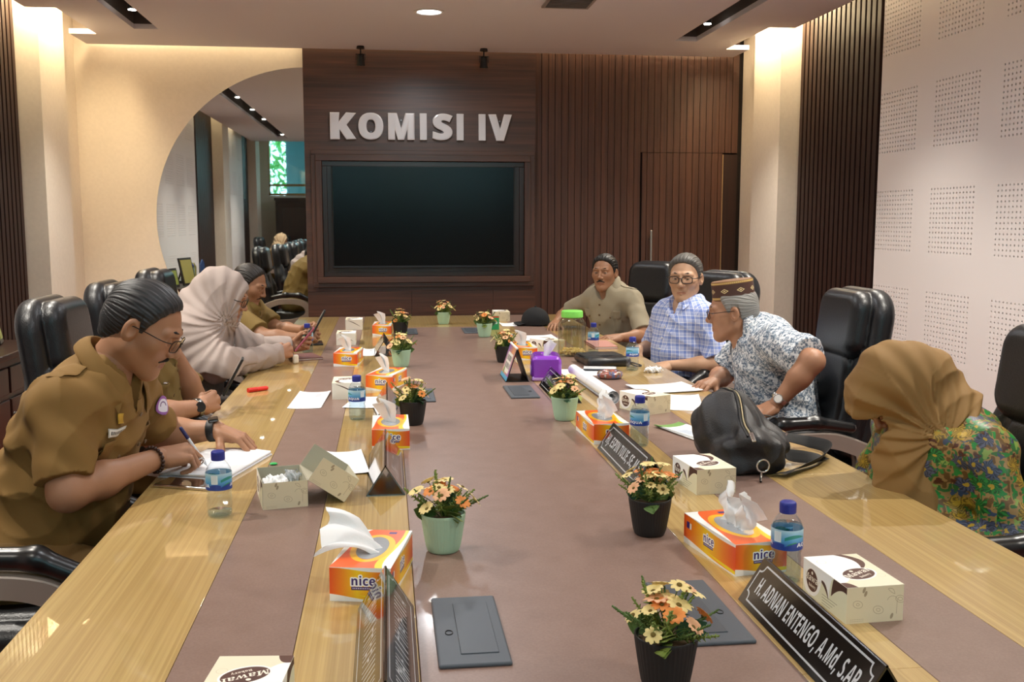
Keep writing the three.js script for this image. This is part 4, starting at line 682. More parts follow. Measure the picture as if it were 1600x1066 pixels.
potPlant('mint pot of flowers nearest the camera on the left of the centre strip', 0.112, -2.08, 0, 3);
potPlant('black pot of flowers nearest the camera, cut off by the bottom edge', 0.409, -1.405, 1, 4);
potPlant('black pot of flowers beside the ESPIN name plate', 0.579, -2.137, 1, 8);
potPlant('black pot of flowers beside the left water bottle', 0.083, -3.432, 1, 5);
potPlant('mint pot of flowers before the fourth name plate on the left', 0.064, -4.824, 0, 6);
potPlant('farthest black pot of flowers beside the far tissue box', 0.081, -6.166, 1, 7);
potPlant('mint pot of flowers alone at the far end of the table', 0.381, -6.806, 0, 9);
potPlant('mint pot of flowers beside the small green box', 0.584, -6.017, 0, 10);
potPlant('black pot of flowers behind the standing calendar', 0.576, -4.916, 1, 11);
potPlant('mint pot of flowers in the middle of the right side', 0.618, -3.444, 0, 12);
// calendar, purple tissue holder, jar, pouch, cap, ash tray ...
{
  const calTex = canvasTex(256, 192, (c, W, H) => { const g = c.createLinearGradient(0, 0, W, H); g.addColorStop(0, '#7d55b8'); g.addColorStop(0.5, '#e2a36a'); g.addColorStop(1, '#8a5fc0'); c.fillStyle = g; c.fillRect(0, 0, W, H); c.fillStyle = '#f3f0e6'; c.fillRect(40, 40, 176, 116); c.fillStyle = '#2c2c34'; for (let i = 0; i < 16; i++) c.fillRect(52 + (i % 8) * 20, 56 + Math.floor(i / 8) * 44, 9 + (i * 5) % 7, 30); c.fillStyle = '#4aa8d0'; c.fillRect(0, 168, W, 24); c.fillStyle = '#7ea24a'; c.beginPath(); c.arc(70, 150, 22, 0, 7); c.fill(); });
  const t = thing('desk_calendar', 'standing desk calendar with colourful purple page', 'calendar', [0.56, TY, -4.405]);
  const L = 0.225, h = 0.145;
  const fr = new THREE.Group(); fr.name = 'front_board'; t.add(fr); fr.position.set(-0.026, h / 2, 0); fr.rotation.order = 'YXZ'; fr.rotation.set(-0.32, -PI / 2, 0);
  add('board', B(L, 0.152, 0.003, 0, 0, -0.002), M.black, fr); add('page', new THREE.PlaneGeometry(L - 0.004, 0.148).translate(0, 0, 0.0004), std(0xffffff, 0.35, { map: calTex }), fr);
  add('back_board', B(0.003, 0.152, L), M.black, t, [0.026, h / 2, 0], [0, 0, 0.32]); add('base_board', B(0.104, 0.003, L, 0, 0.0015, 0), M.black, t);
  add('binding', cyl(0.005, 0.005, L, 12).rotateX(PI / 2).translate(0, h + 0.001, 0), M.white, t);
}
{
  const t = thing('tissue_holder', 'purple plastic tissue holder with tissue sticking out', 'tissue holder', [0.7, TY, -4.39], -0.12), pm = phy(0x8a3cc0, 0.25, { clearcoat: 0.6, clearcoatRoughness: 0.1 }), lm = phy(0xb78fd6, 0.3);
  const f = cut(rbox([0, 0.056, 0], [0.068, 0.054, 0.1], 0.03), ell([0, 0.115, 0], [0.022, 0.016, 0.06]));
  add('shell', netMesh(f, [-0.08, -0.005, -0.115], [0.08, 0.12, 0.115], 0.005), pm, t);
  add('base_tray', RB(0.128, 0.02, 0.206, 0.008), lm, t, [0, 0.011, 0]); add('end_cap', RB(0.11, 0.085, 0.006, 0.002, 2), pm, t, [0, 0.055, 0.099]); add('side_oval', cyl(0.5, 0.5, 1, 32).rotateZ(PI / 2).scale(0.004, 0.05, 0.06), lm, t, [-0.068, 0.045, 0.06]);
  add('tissue', sheet((u, v) => { const s = u - 0.5; return [s * lerp(0.02, 0.06, v) + 0.02 * v, 0.095 + v * 0.08 * (1 - 0.5 * Math.abs(s)), 0.008 * Math.sin(u * 9) * v + 0.02 - s * 0.03]; }, 10, 8, 0.0008), tissueM, t);
}
{
  const t = thing('snack_jar', 'big clear plastic jar with a bright green lid', 'jar', [0.955, TY, -5.12]);
  const pr = [[0, 0.003], [0.06, 0.002], [0.07, 0.006], [0.074, 0.02], [0.074, 0.15], [0.072, 0.168], [0.06, 0.188], [0.052, 0.196], [0.052, 0.205]], g = lathe(pr, 72), p = g.attributes.position;
  for (let i = 0; i < p.count; i++) { const y = p.getY(i); if (y > 0.02 && y < 0.19) { const k = 1 + 0.012 * Math.cos(Math.atan2(p.getZ(i), p.getX(i)) * 18) * (y > 0.14 ? 1 : 0.5); p.setX(i, p.getX(i) * k); p.setZ(i, p.getZ(i) * k); } } g.computeVertexNormals();
  add('jar_body', g, phy(0xdfe3da, 0.06, { transmission: 1, thickness: 0, ior: 1.8 }), t);
  add('screw_lid', lathe([[0, 0.236], [0.052, 0.236], [0.056, 0.232], [0.057, 0.204], [0.054, 0.2], [0.05, 0.204], [0.05, 0.228], [0, 0.228]], 48), phy(0x86e060, 0.4), t);
  seed = 99; const L = []; for (let i = 0; i < 150; i++) { const a = rr(0, 6.28), r = 0.06 * Math.sqrt(rnd()), y = 0.012 + rnd() * (0.03 - 0.2 * r); L.push(new THREE.IcosahedronGeometry(rr(0.006, 0.01), 1).scale(1.4, 0.8, 1).rotateY(rr(0, 6)).rotateX(rr(-1, 1)).translate(r * Math.cos(a), y, r * Math.sin(a))); }
  const s = add('cracker_snacks', merge(L), std(0xd9b774, 0.8), scene, [0.955, TY, -5.12]); tag(s, 'heap of pale crunchy snacks at the bottom of the jar', 'snacks'); s.userData.kind = 'stuff';
}
{
  const t = thing('zip_pouch', 'black leather zip pouch on the right brown strip', 'pouch', [1.045, TY, -4.8], 0.12);
  const f0 = rbox([0, 0.022, 0], [0.108, 0.021, 0.125], 0.018), f = (x, y, z) => f0(x, y, z) + 0.003 * Math.sin(x * 40 + 2 * Math.sin(z * 23)) - 0.002 * Math.cos(z * 60);
  add('body', boxUV(netMesh(f, [-0.13, -0.004, -0.145], [0.13, 0.055, 0.145], 0.005)), leather, t); add('flap', RB(0.2, 0.006, 0.13, 0.003), leather, t, [0, 0.043, -0.04]); add('wrist_loop', tube([[0.105, 0.02, 0.1], [0.135, 0.012, 0.12], [0.15, 0.006, 0.15], [0.125, 0.005, 0.15], [0.108, 0.012, 0.115]], 0.004, 20, 6), leather, t);
  const ph = thing('smartphone', 'white smartphone lying in front of the black pouch', 'phone', [0.99, TY + 0.0045, -4.585], 1.35); add('body', RB(0.075, 0.008, 0.155, 0.003), std(0x30353c, 0.4), ph, [0, 0.004, 0]); add('back_cover', RB(0.073, 0.002, 0.153, 0.001, 1), phy(0xe9ecef, 0.2), ph, [0, 0.0085, 0]);
  const as = thing('ash_tray', 'round patterned ash tray on the right brown strip', 'ash tray', [0.985, TY, -4.35]);
  const at = dataTex(128, 32, (u, v) => { const n = vnoise(u * 14, v * 5, 14, 5, 3), m = vnoise(u * 20, v * 6, 20, 6, 4); return n > 0.6 ? [150, 80, 66] : m > 0.6 ? [92, 96, 132] : m < 0.3 ? [168, 164, 154] : [112, 86, 70]; });
  add('ring', new THREE.TorusGeometry(0.042, 0.017, 14, 40).rotateX(PI / 2).translate(0, 0.017, 0), phy(0xffffff, 0.2, { map: rep(at, 3, 1), clearcoat: 0.8, clearcoatRoughness: 0.05 }), as); add('dish', cyl(0.042, 0.036, 0.008, 32).translate(0, 0.005, 0), std(0x8a8f86, 0.3), as);
}
{
  const t = thing('baseball_cap', 'black cap lying on the far end of the table', 'cap', [0.99, TY, -6.65], -2.2);
  const f = cut(both(ell([0, 0.028, 0], [0.088, 0.095, 0.098]), (x, y, z) => 0.004 - y), ell([0, 0.0, 0], [0.08, 0.085, 0.09])), c = netMesh(f, [-0.1, -0.005, -0.11], [0.1, 0.13, 0.11], 0.005);
  add('crown', c, std(0x17181b, 0.85), t); add('button', new THREE.SphereGeometry(0.008, 12, 8).translate(0, 0.124, 0), std(0x17181b, 0.8), t);
  add('brim', sheet((u, v) => { const a = (u - 0.5) * 2.3, r = 0.085 + 0.065 * v * Math.cos(a * 0.7); return [Math.sin(a) * r, 0.012 - 0.008 * v + 0.01 * Math.cos(a), Math.cos(a) * r]; }, 18, 6, 0.003), std(0x17181b, 0.8), t);
  const g = thing('green_packet', 'small green packet standing by the far mint pot', 'packet', [0.69, TY, -6.42]); add('packet', RB(0.055, 0.088, 0.02, 0.002), std(0x1f8f56, 0.45), g, [0, 0.044, 0]);
  const gt = canvasTex(96, 128, c => { c.fillStyle = '#1f9258'; c.fillRect(0, 0, 96, 128); c.fillStyle = '#fff'; c.font = 'bold 30px sans-serif'; c.fillText('LO', 40, 74); c.fillStyle = '#c4432c'; c.fillRect(0, 0, 96, 14); }); add('front_print', new THREE.PlaneGeometry(0.053, 0.086).translate(0, 0.044, 0.0102), std(0xffffff, 0.4, { map: gt }), g);
  const fg = thing('folded_eyeglasses', 'folded eyeglasses lying between the cap and the jar', 'glasses', [1.12, TY + 0.001, -6.73], 0.2); for (const s of [-1, 1]) add('rim', new THREE.TorusGeometry(0.02, 0.0018, 6, 24).scale(1.2, 0.8, 1).rotateX(1.25).translate(s * 0.029, 0.016, 0), std(0x3f5a48, 0.4), fg); add('temples', tube([[-0.055, 0.016, 0], [-0.055, 0.006, -0.02], [0.05, 0.004, -0.03]], 0.0018, 12, 6), std(0x3f5a48, 0.4), fg);
}
// papers, notebooks
const paperTex = (k, hue) => canvasTex(256, 340, (c, W, H) => { c.fillStyle = '#f6f7fa'; c.fillRect(0, 0, W, H); let s = k * 77 + 3; const rn = () => (s = (s * 16807) % 2147483647) / 2147483647; c.fillStyle = 'rgba(70,80,110,0.32)'; if (k < 2) for (let i = 0; i < 22; i++) c.fillRect(24, 30 + i * 13, 90 + rn() * 110, 3); else { for (let i = 0; i < 6; i++) c.fillRect(40, 36 + i * 12, 60 + rn() * 60, 3); c.fillStyle = hue; c.fillRect(150, 40, 46, 70); } });
const PT = [paperTex(0), paperTex(1), paperTex(2, 'rgba(120,120,140,0.35)'), canvasTex(128, 170, (c, W, H) => { c.fillStyle = '#f3f5f4'; c.fillRect(0, 0, W, H); c.fillStyle = '#6f9a4e'; c.fillRect(0, 0, W, 26); c.fillStyle = '#b7c2cf'; c.fillRect(16, 60, 60, 50); c.fillStyle = '#8f99aa'; for (let i = 0; i < 6; i++) c.fillRect(14, 120 + i * 7, 90, 2); })];
const PM = PT.map(t => phy(0xffffff, 0.7, { map: t }));
function paper(label, x, z, w, h, turn, k = 0, n = 1, y = 0, cat = 'paper', curl = 0.004) {
  const t = thing(n > 1 ? 'paper_stack' : 'paper_sheet', label, cat, [x, TY + y, z], turn, 'papers on the table');
  for (let i = 0; i < n; i++) { const s = add('sheet', sheet((u, v) => [(u - 0.5) * w, 0.0012 + i * 0.0016 + curl * Math.pow(Math.abs(u - 0.5) * 2, 3) * (0.5 + v) , (0.5 - v) * h], 8, 6, 0.0008), PM[(k + (i ? 0 : 0)) % 4], t, [i * 0.004, 0, i * 0.003], [0, i * 0.03, 0]); s.userData.label = undefined; delete s.userData.label; }
}
paper('printed sheet on the oak in front of the pale hijab woman', -0.305, -3.95, 0.125, 0.36, -0.05, 2);
paper('folded papers under the left water bottle', -0.09, -3.87, 0.12, 0.24, -0.2, 0, 2);
paper('small white card by the fourth name plate', -0.1, -5.37, 0.06, 0.28, 0, 2);
paper('pile of small printed cards beside the second name plate', -0.13, -2.89, 0.105, 0.27, 0.05, 1, 3);
paper('printed report sheets at the oak edge by the man in the hat', 1.14, -4.03, 0.26, 0.2, 0.15, 0, 2, 0.003);
paper('white sheet next to the cream box by the man in the hat', 1.135, -3.715, 0.13, 0.33, -0.25, 1);
paper('brochure pages sticking out beside the handbag', 0.985, -3.17, 0.1, 0.27, 0.3, 3, 3);
paper('sheet under the eyeglasses at the right table edge', 1.255, -3.17, 0.08, 0.14, 0.1, 1);
paper('flat plan sheet behind the paper roll', 0.93, -4.53, 0.27, 0.2, 0.0, 2, 1, 0, 'paper', 0);
paper('white papers behind the bakery box by the jar', 0.9, -5.9, 0.19, 0.27, 0, 1, 2);
paper('white paper beside the green packet', 0.81, -6.7, 0.1, 0.2, 0, 1);
{
  const t = thing('paper_roll', 'long roll of white drawing paper', 'paper roll', [0.84, TY + 0.03, -4.06], 0.03);
  const g = sheet((u, v) => { const a = v * 2 * PI * 2.6, r = 0.012 + 0.007 * v * 2.2 + 0.0015 * Math.sin(v * 9); return [r * Math.sin(a), r * Math.cos(a) , (u - 0.5) * 0.72]; }, 2, 80, 0.0007);
  add('rolled_sheet', g, phy(0xf4f6fa, 0.6, { side: THREE.DoubleSide }), t); add('band', cyl(0.0285, 0.0285, 0.004, 32, true).rotateX(PI / 2), std(0xcfd6e2, 0.6), t, [0, 0, 0.02]);
}
function book(name, label, x, z, w, h, th, turn, cover, cat = 'notebook') {
  const t = thing(name, label, cat, [x, TY, z], turn); add('cover', merge([B(w, 0.003, h, 0, 0.0015, 0), B(w, 0.003, h, 0, th - 0.0015, 0), B(0.004, th, h, -w / 2 + 0.002, th / 2, 0)]), cover, t); add('pages', B(w - 0.008, th - 0.006, h - 0.008, 0.002, th / 2, 0), M.white, t); return t;
}
book('notebook', 'pinkish notebook with white pages in front of the olive shirt man', 1.19, -5.5, 0.13, 0.3, 0.014, 0, std(0xb98478, 0.6));
book('notebook', 'brown notebook under the hands of the pale hijab woman', -0.43, -5.19, 0.15, 0.2, 0.012, 0.35, std(0x6d4440, 0.55));
{
  const t = thing('notebook', 'open white writing pad under the hands of the writing man', 'notebook', [-0.49, TY, -2.905], -0.28);
  add('pages', sheet((u, v) => [(u - 0.5) * 0.2, 0.013 + 0.006 * Math.sin(u * PI) * (0.4 + v * 0.6), (v - 0.5) * -0.3], 12, 10, 0.009), PM[1], t); add('cover', RB(0.206, 0.004, 0.306, 0.001, 1), std(0xe9e9ee, 0.5), t, [0, 0.002, 0]);
  const p2 = thing('smartphone', 'black smartphone lying before the writing pad', 'phone', [-0.53, TY, -2.69], 1.2); add('body', RB(0.078, 0.009, 0.165, 0.004), M.chrome, p2, [0, 0.0045, 0]); add('screen', RB(0.072, 0.001, 0.158, 0.0004, 1), M.blackGloss, p2, [0, 0.0094, 0]);
  const p3 = thing('smartphone', 'dark smartphone lying by the far man on the left', 'phone', [-0.405, TY, -5.79], 0.1); add('body', RB(0.075, 0.009, 0.16, 0.004), M.black, p3, [0, 0.0045, 0]); add('screen', RB(0.07, 0.001, 0.152, 0.0004, 1), M.blackGloss, p3, [0, 0.0094, 0]);
  const mk = thing('highlighter_pen', 'red marker lying on the oak table edge', 'marker', [-0.53, TY + 0.009, -4.19], 0.65); add('barrel', new THREE.CapsuleGeometry(0.009, 0.07, 4, 12).rotateZ(PI / 2), phy(0xe0281c, 0.35), mk); add('cap', cyl(0.0098, 0.0098, 0.04, 16).rotateZ(PI / 2).translate(-0.03, 0, 0), phy(0xd01f16, 0.35), mk);
  const er = thing('earbud_case', 'small white earbud case standing on the notebook edge', 'earbud case', [-0.45, TY, -4.99], 0.3); add('shell', RB(0.03, 0.045, 0.022, 0.01, 3), phy(0xece4d2, 0.3), er, [0, 0.0225, 0]);
  const gl = thing('sunglasses', 'black eyeglasses standing on paper behind the handbag', 'glasses', [1.255, TY + 0.004, -3.17], 0.5);
  for (const s of [-1, 1]) { add('rim', new THREE.TorusGeometry(0.022, 0.0026, 8, 28).scale(1.15, 0.85, 1).translate(s * 0.031, 0.02, 0), M.black, gl); add('temple', tube([[s * 0.057, 0.03, 0], [s * 0.06, 0.034, -0.05], [s * 0.056, 0.02, -0.12], [s * 0.054, 0.002, -0.135]], 0.0026, 14, 6), M.black, gl); add('lens', new THREE.CircleGeometry(0.021, 24).scale(1.15, 0.85, 1).translate(s * 0.031, 0.02, 0), phy(0x555a60, 0.05, { transmission: 0.8, thickness: 0 }), gl); } add('bridge', tube([[-0.008, 0.024, 0], [0, 0.027, 0.001], [0.008, 0.024, 0]], 0.002, 8, 6), M.black, gl);
  const gb = add('candy_wrapper', new THREE.IcosahedronGeometry(0.008, 1).scale(1.5, 0.5, 1), std(0x35c060, 0.5), scene, [-0.331, TY + 0.004, -2.893]); tag(gb, 'tiny green wrapper behind the opened bakery box', 'wrapper');
}
// handbag
{
  const t = thing('handbag', 'black leather handbag with zip and webbing strap', 'bag', [1.0, TY, -2.73]);
  const w = (x, y, z) => 0.005 * (Math.abs(Math.sin(x * 30 + 2.2 * Math.sin(z * 19 + y * 20))) - 0.5) + 0.003 * Math.sin(z * 47 + 2 * Math.sin(y * 41)) + 0.0015 * Math.sin(x * 90 + y * 70 + z * 60);
  const f0 = U(0.035, rbox([0.0, 0.05, -0.01], [0.092, 0.046, 0.16], 0.035), cap([0.0, 0.155, -0.13], [-0.005, 0.085, 0.14], 0.05, 0.035), ell([-0.02, 0.1, -0.07], [0.092, 0.095, 0.12]), cap([0.02, 0.06, 0.08], [0.115, 0.07, 0.04], 0.05, 0.018), cap([0.05, 0.13, -0.12], [0.1, 0.06, 0.0], 0.05, 0.04));
  const f1 = cut(f0, cap([-0.13, 0.085, 0.12], [-0.05, 0.06, 0.17], 0.035), 0.05), f = (x, y, z) => Math.max(f1(x, y, z) + w(x, y, z), 0.001 - y);
  const bagM = phy(0x1c1c1f, 0.5, { bumpMap: rep(TX.grainBump, 8, 8), bumpScale: 0.0008, clearcoat: 0.05, clearcoatRoughness: 0.5 });
  add('body', boxUV(netMesh(f, [-0.17, -0.005, -0.26], [0.2, 0.27, 0.24], 0.006)), bagM, t);
  const onTop = (x, z) => { let y = 0.26; for (let i = 0; i < 60; i++) { const d = f(x, y, z); if (d < 0.0015) break; y -= d * 0.6; } return y; };
  const zp = []; for (let i = 0; i <= 10; i++) { const z = lerp(-0.15, 0.145, i / 10), x = lerp(0.0, -0.01, i / 10) + 0.012 * Math.sin(i * 0.5); zp.push([x, onTop(x, z) + 0.001, z]); }
  add('zip', tube(zp, 0.0028, 60, 6), std(0xa89a78, 0.4, { metalness: 0.7 }), t); for (const s of [-1, 1]) add('zip_tape', tube(zp.map(p => [p[0] + s * 0.008, onTop(p[0] + s * 0.008, p[2]) + 0.0005, p[2]]), 0.0035, 60, 6), bagM, t);
  const e = zp[10]; add('zip_puller', RB(0.012, 0.006, 0.035, 0.003), M.chrome, t, [e[0], e[1] - 0.004, e[2] + 0.016], [0.6, 0, 0]);
  add('ring', new THREE.TorusGeometry(0.017, 0.0028, 8, 28).translate(0.005, 0.04, 0.175), M.chrome, t); add('key_chain', tube([[0.0, 0.022, 0.178], [-0.006, 0.012, 0.19], [-0.012, 0.004, 0.205]], 0.0035, 10, 6), M.chrome, t);
  const band = pts => { const cv = new THREE.CatmullRomCurve3(pts.map(p => V(...p))); return sheet((u, v) => { const p = cv.getPoint(clamp(u, 0, 1)), tg = cv.getTangent(clamp(u, 0, 1)), s = V(0, 1, 0).cross(tg).normalize(), k = (v - 0.5) * 0.046, tw = lerp(0.2, 0.9, Math.sin(u * PI)); return [p.x + s.x * k * (1 - tw * 0.6), p.y + Math.abs(tw) * k * 0.8 + 0.012 * tw, p.z + s.z * k * (1 - tw * 0.6)]; }, 40, 3, 0.002); };
  add('strap', band([[0.14, 0.06, -0.06], [0.2, 0.035, -0.16], [0.285, 0.012, -0.18], [0.31, 0.012, -0.1], [0.24, 0.01, 0.02], [0.14, 0.008, 0.1], [0.06, 0.01, 0.16]]), std(0x131314, 0.7), t);
  add('strap', band([[0.08, 0.05, 0.06], [0.14, 0.02, 0.02], [0.21, 0.008, 0.0], [0.27, 0.008, -0.03]]), std(0x131314, 0.7), t);
  add('strap_buckle', merge([B(0.04, 0.004, 0.006), B(0.04, 0.004, 0.006, 0, 0, 0.022), B(0.005, 0.004, 0.026, -0.018, 0, 0.011), B(0.005, 0.004, 0.026, 0.018, 0, 0.011)]), M.chrome, t, [0.165, 0.058, -0.12], [0.2, 0.9, 0.2]);
}
// ---------- people ----------
const mat4 = (o, x, y, z, s = 1) => new THREE.Matrix4().set(x[0] * s, y[0] * s, z[0] * s, o[0], x[1] * s, y[1] * s, z[1] * s, o[1], x[2] * s, y[2] * s, z[2] * s, o[2], 0, 0, 0, 1);
function moved(g, m) { const c = g.clone().applyMatrix4(m); if (m.determinant() < 0 && c.index) { const a = c.index.array; for (let i = 0; i < a.length; i += 3) { const t = a[i]; a[i] = a[i + 1]; a[i + 1] = t; } } return c; }
const mir = f => [f(1), f(-1)];
function headField(o) {
  const w = o.wide ?? 1, j = o.jaw ?? 1;
  const base = U(0.03, ell([0, 0.028, -0.014], [0.077 * w, 0.09, 0.098]), ell([0, -0.028, 0.02], [0.064 * w, 0.088, 0.07]), mir(s => cap([s * 0.047 * j, -0.056, -0.004], [s * 0.014, -0.099, 0.06], 0.023, 0.018)), sph([0, -0.1, 0.066], 0.019), mir(s => sph([s * 0.043 * w, -0.014, 0.051], 0.025)));
  const nk = cap([0, -0.075, -0.028], [0, -0.2, -0.05], 0.054, 0.058);
  const brow = U(0.01, mir(s => cap([s * 0.046, 0.026, 0.068], [s * 0.012, 0.03, 0.084], 0.012, 0.011)));
  const nose = U(0.008, cap([0, 0.02, 0.085], [0, -0.02, 0.105], 0.0078, 0.0098), sph([0, -0.026, 0.107], 0.0104), mir(s => sph([s * 0.0135, -0.03, 0.096], 0.0085)));
  const lips = U(0.004, mir(s => cap([s * 0.024, -0.0665, 0.079], [s * 0.003, -0.0615, 0.0885], 0.0034, 0.0046)), mir(s => cap([s * 0.021, -0.0695, 0.079], [0, -0.0725, 0.0875], 0.0034, 0.0054)));
  const muz = ell([0, -0.058, 0.066], [0.031, 0.028, 0.0225]);
  const sock = U(0.004, mir(s => ell([s * 0.032, 0.006, 0.094], [0.019, 0.0115, 0.017])));
  const lid = mir(s => both(sph([s * 0.032, 0.006, 0.0715], 0.0152), (x, y, z) => Math.max(-(y - 0.0078 - (o.lid ?? 0)), -1) , 0.002)), low = mir(s => both(sph([s * 0.032, 0.006, 0.0715], 0.0150), (x, y) => y - 0.0024, 0.002));
  const ear = mir(s => cut(ell([s * 0.081 * w, -0.004, -0.014], [0.011, 0.033, 0.02], [[0.94, 0, 0.34 * s], [0, 1, 0], [-0.34 * s, 0, 0.94]]), ell([s * 0.091 * w, 0, -0.008], [0.009, 0.02, 0.011]), 0.004));
  const a = U(0.022, base, nk), b = U(0.012, a, brow, muz), c = U(0.007, cut(b, sock, 0.012), nose), d = U(0.0035, c, lips), e = U(0.0025, d, lid, low);
  return U(0.006, e, ear);
}
const yHair = z => { const k = [[0.2, 0.25], [0.1, 0.15], [0.08, 0.112], [0.066, 0.092], [0.05, 0.076], [0.036, 0.052], [0.024, 0.026], [0.016, -0.004], [0.006, -0.008], [-0.0005, 0.026], [-0.03, 0.024], [-0.038, -0.035], [-0.06, -0.062], [-0.11, -0.075], [-0.2, -0.08]]; for (let i = 1; i < k.length; i++) if (z >= k[i][0]) { const t = (z - k[i][0]) / (k[i - 1][0] - k[i][0]); return lerp(k[i][1], k[i - 1][1], t); } return -0.08; };
function hairField(o = {}) {
  const th = o.thick ?? 0.009, skull = U(0.03, ell([0, 0.028, -0.014], [0.0775, 0.0905, 0.0985]), cap([0, -0.02, -0.07], [0, -0.05, -0.068], 0.038, 0.034)), q = o.quiff ?? 0;
  return (x, y, z) => {
    const e = y - yHair(z + (o.recede ?? 0) * (1 - Math.min(1, Math.abs(x) / 0.07))) + 0.0015 * Math.sin(z * 260 + x * 190), k = clamp(e / 0.035, 0, 1), t = th * (0.25 + 0.75 * k * (2 - k)) * clamp(0.55 + (y + 0.02) * 6, 0.45, 1.15) + q * Math.exp(-((y - 0.1) ** 2 + (z - 0.05) ** 2) / 0.0012);
    return Math.max((skull(x, y, z) - t + 0.0008 * Math.sin(Math.atan2(x, y - 0.01) * 34 + 1.6 * Math.sin(z * 45 + x * 20) + z * 25) + 0.0006 * Math.sin(Math.atan2(x, y - 0.01) * 61 + z * 70)) * 0.9, -e * 0.7);
  };
}
const FING = [[0.029, 0.086, [0.043, 0.026, 0.02], 0.0092], [0.0095, 0.091, [0.047, 0.03, 0.021], 0.0095], [-0.0105, 0.087, [0.043, 0.028, 0.021], 0.0091], [-0.0285, 0.077, [0.034, 0.021, 0.018], 0.008]];
function handField(h) {   // x thumb side, y towards the fingers, z back of the hand
  const parts = [], nails = [];
  const palm = U(0.014, cap([0.012, 0.0, 0], [0.026, 0.08, 0.002], 0.0195, 0.0118), cap([-0.008, 0.0, 0], [-0.026, 0.074, 0], 0.0195, 0.0112), cap([0, 0.01, 0], [0.002, 0.085, 0.004], 0.019, 0.0118), cap([0.022, 0.02, -0.008], [0.014, 0.06, -0.008], 0.016, 0.011), cap([-0.02, 0.018, -0.008], [-0.024, 0.055, -0.007], 0.014, 0.01));
  FING.forEach(([bx, by, len, r], i) => {
    const cu = h.curl[i], sp = (h.spread ?? 1) * [0.12, 0.02, -0.08, -0.2][i]; let p = [bx, by, 0.002], a = 0;
    const seg = []; len.forEach((l, k) => { a += cu[k]; const d = [Math.sin(sp) * Math.cos(a), Math.cos(sp) * Math.cos(a), -Math.sin(a)], n = vadd(p, d, l), r0 = r * (1 - 0.07 * k), r1 = r * (0.94 - 0.1 * k); seg.push(cap(p, n, r0, r1)); if (k === 2) nails.push([vadd(vadd(n, d, -0.003), [0, Math.sin(a), Math.cos(a)], r1 * 0.8), 0.0065]); p = n; });
    parts.push(U(0.003, seg));
  });
  const t = h.thumb ?? [0.7, 0.5, 0.3], b0 = [0.024, 0.022, -0.008]; let a = t[0]; const dn = t[1], seg = []; let p = b0;
  [0.044, 0.034, 0.026].forEach((l, k) => { const d = vnorm([Math.sin(a), Math.cos(a), -dn]), n = vadd(p, d, l); seg.push(cap(p, n, 0.0145 - k * 0.0022, 0.0122 - k * 0.0018)); if (k === 2) nails.push([vadd(n, [0, 0, 1], 0.007), 0.007]); p = n; a -= t[2]; });
  parts.push(U(0.006, seg));
  const fg = U(0.0015, parts), f = (x, y, z) => smin(palm(x, y, z), fg(x, y, z), 0.006);
  return { f, nails };
}
const handCache = new Map();
function handGeo(h) { const k = JSON.stringify(h); if (!handCache.has(k)) { const { f, nails } = handField(h); handCache.set(k, { g: netMesh(f, [-0.075, -0.03, -0.115], [0.125, 0.205, 0.05], h.fine ?? 0.0035), nails }); } return handCache.get(k); }
const CURL = { relax: [[0.35, 0.45, 0.3], [0.4, 0.5, 0.3], [0.45, 0.55, 0.35], [0.5, 0.55, 0.35]], flat: [[0.12, 0.15, 0.1], [0.12, 0.15, 0.1], [0.15, 0.2, 0.1], [0.2, 0.2, 0.1]], hold: [[0.9, 0.9, 0.5], [1.0, 1.0, 0.6], [1.1, 1.1, 0.6], [1.15, 1.1, 0.6]], pen: [[0.75, 0.75, 0.35], [0.85, 0.95, 0.5], [1.05, 1.2, 0.7], [1.15, 1.2, 0.7]], claw: [[0.5, 0.75, 0.35], [0.5, 0.8, 0.4], [0.55, 0.8, 0.4], [0.55, 0.75, 0.4]], fist: [[1.35, 1.4, 0.7], [1.4, 1.4, 0.7], [1.4, 1.4, 0.7], [1.4, 1.35, 0.7]] };
const clothBump = { bumpMap: rep(TX.weave, 9, 9), bumpScale: 0.0004 };
const foldA = (amp, s) => (x, y, z) => amp * (0.8 * (Math.abs(Math.sin(13 * x + 9 * y - 10 * z + 1.8 * Math.sin(11 * y + 8 * z + s) + 0.7 * Math.sin(23 * x + 17 * z) + s)) - 0.62) + 0.55 * (Math.abs(Math.sin(27 * y - 12 * x + 16 * z + 2.2 * Math.sin(13 * x + 7 * y + s))) - 0.6) + 0.16 * Math.sin(60 * y + 40 * x - 35 * z + 2 * Math.sin(30 * z)));
function bounds(pts, m) { const lo = [9, 9, 9], hi = [-9, -9, -9]; for (const p of pts) for (let k = 0; k < 3; k++) { lo[k] = Math.min(lo[k], p[k] - m); hi[k] = Math.max(hi[k], p[k] + m); } return [lo, hi]; }
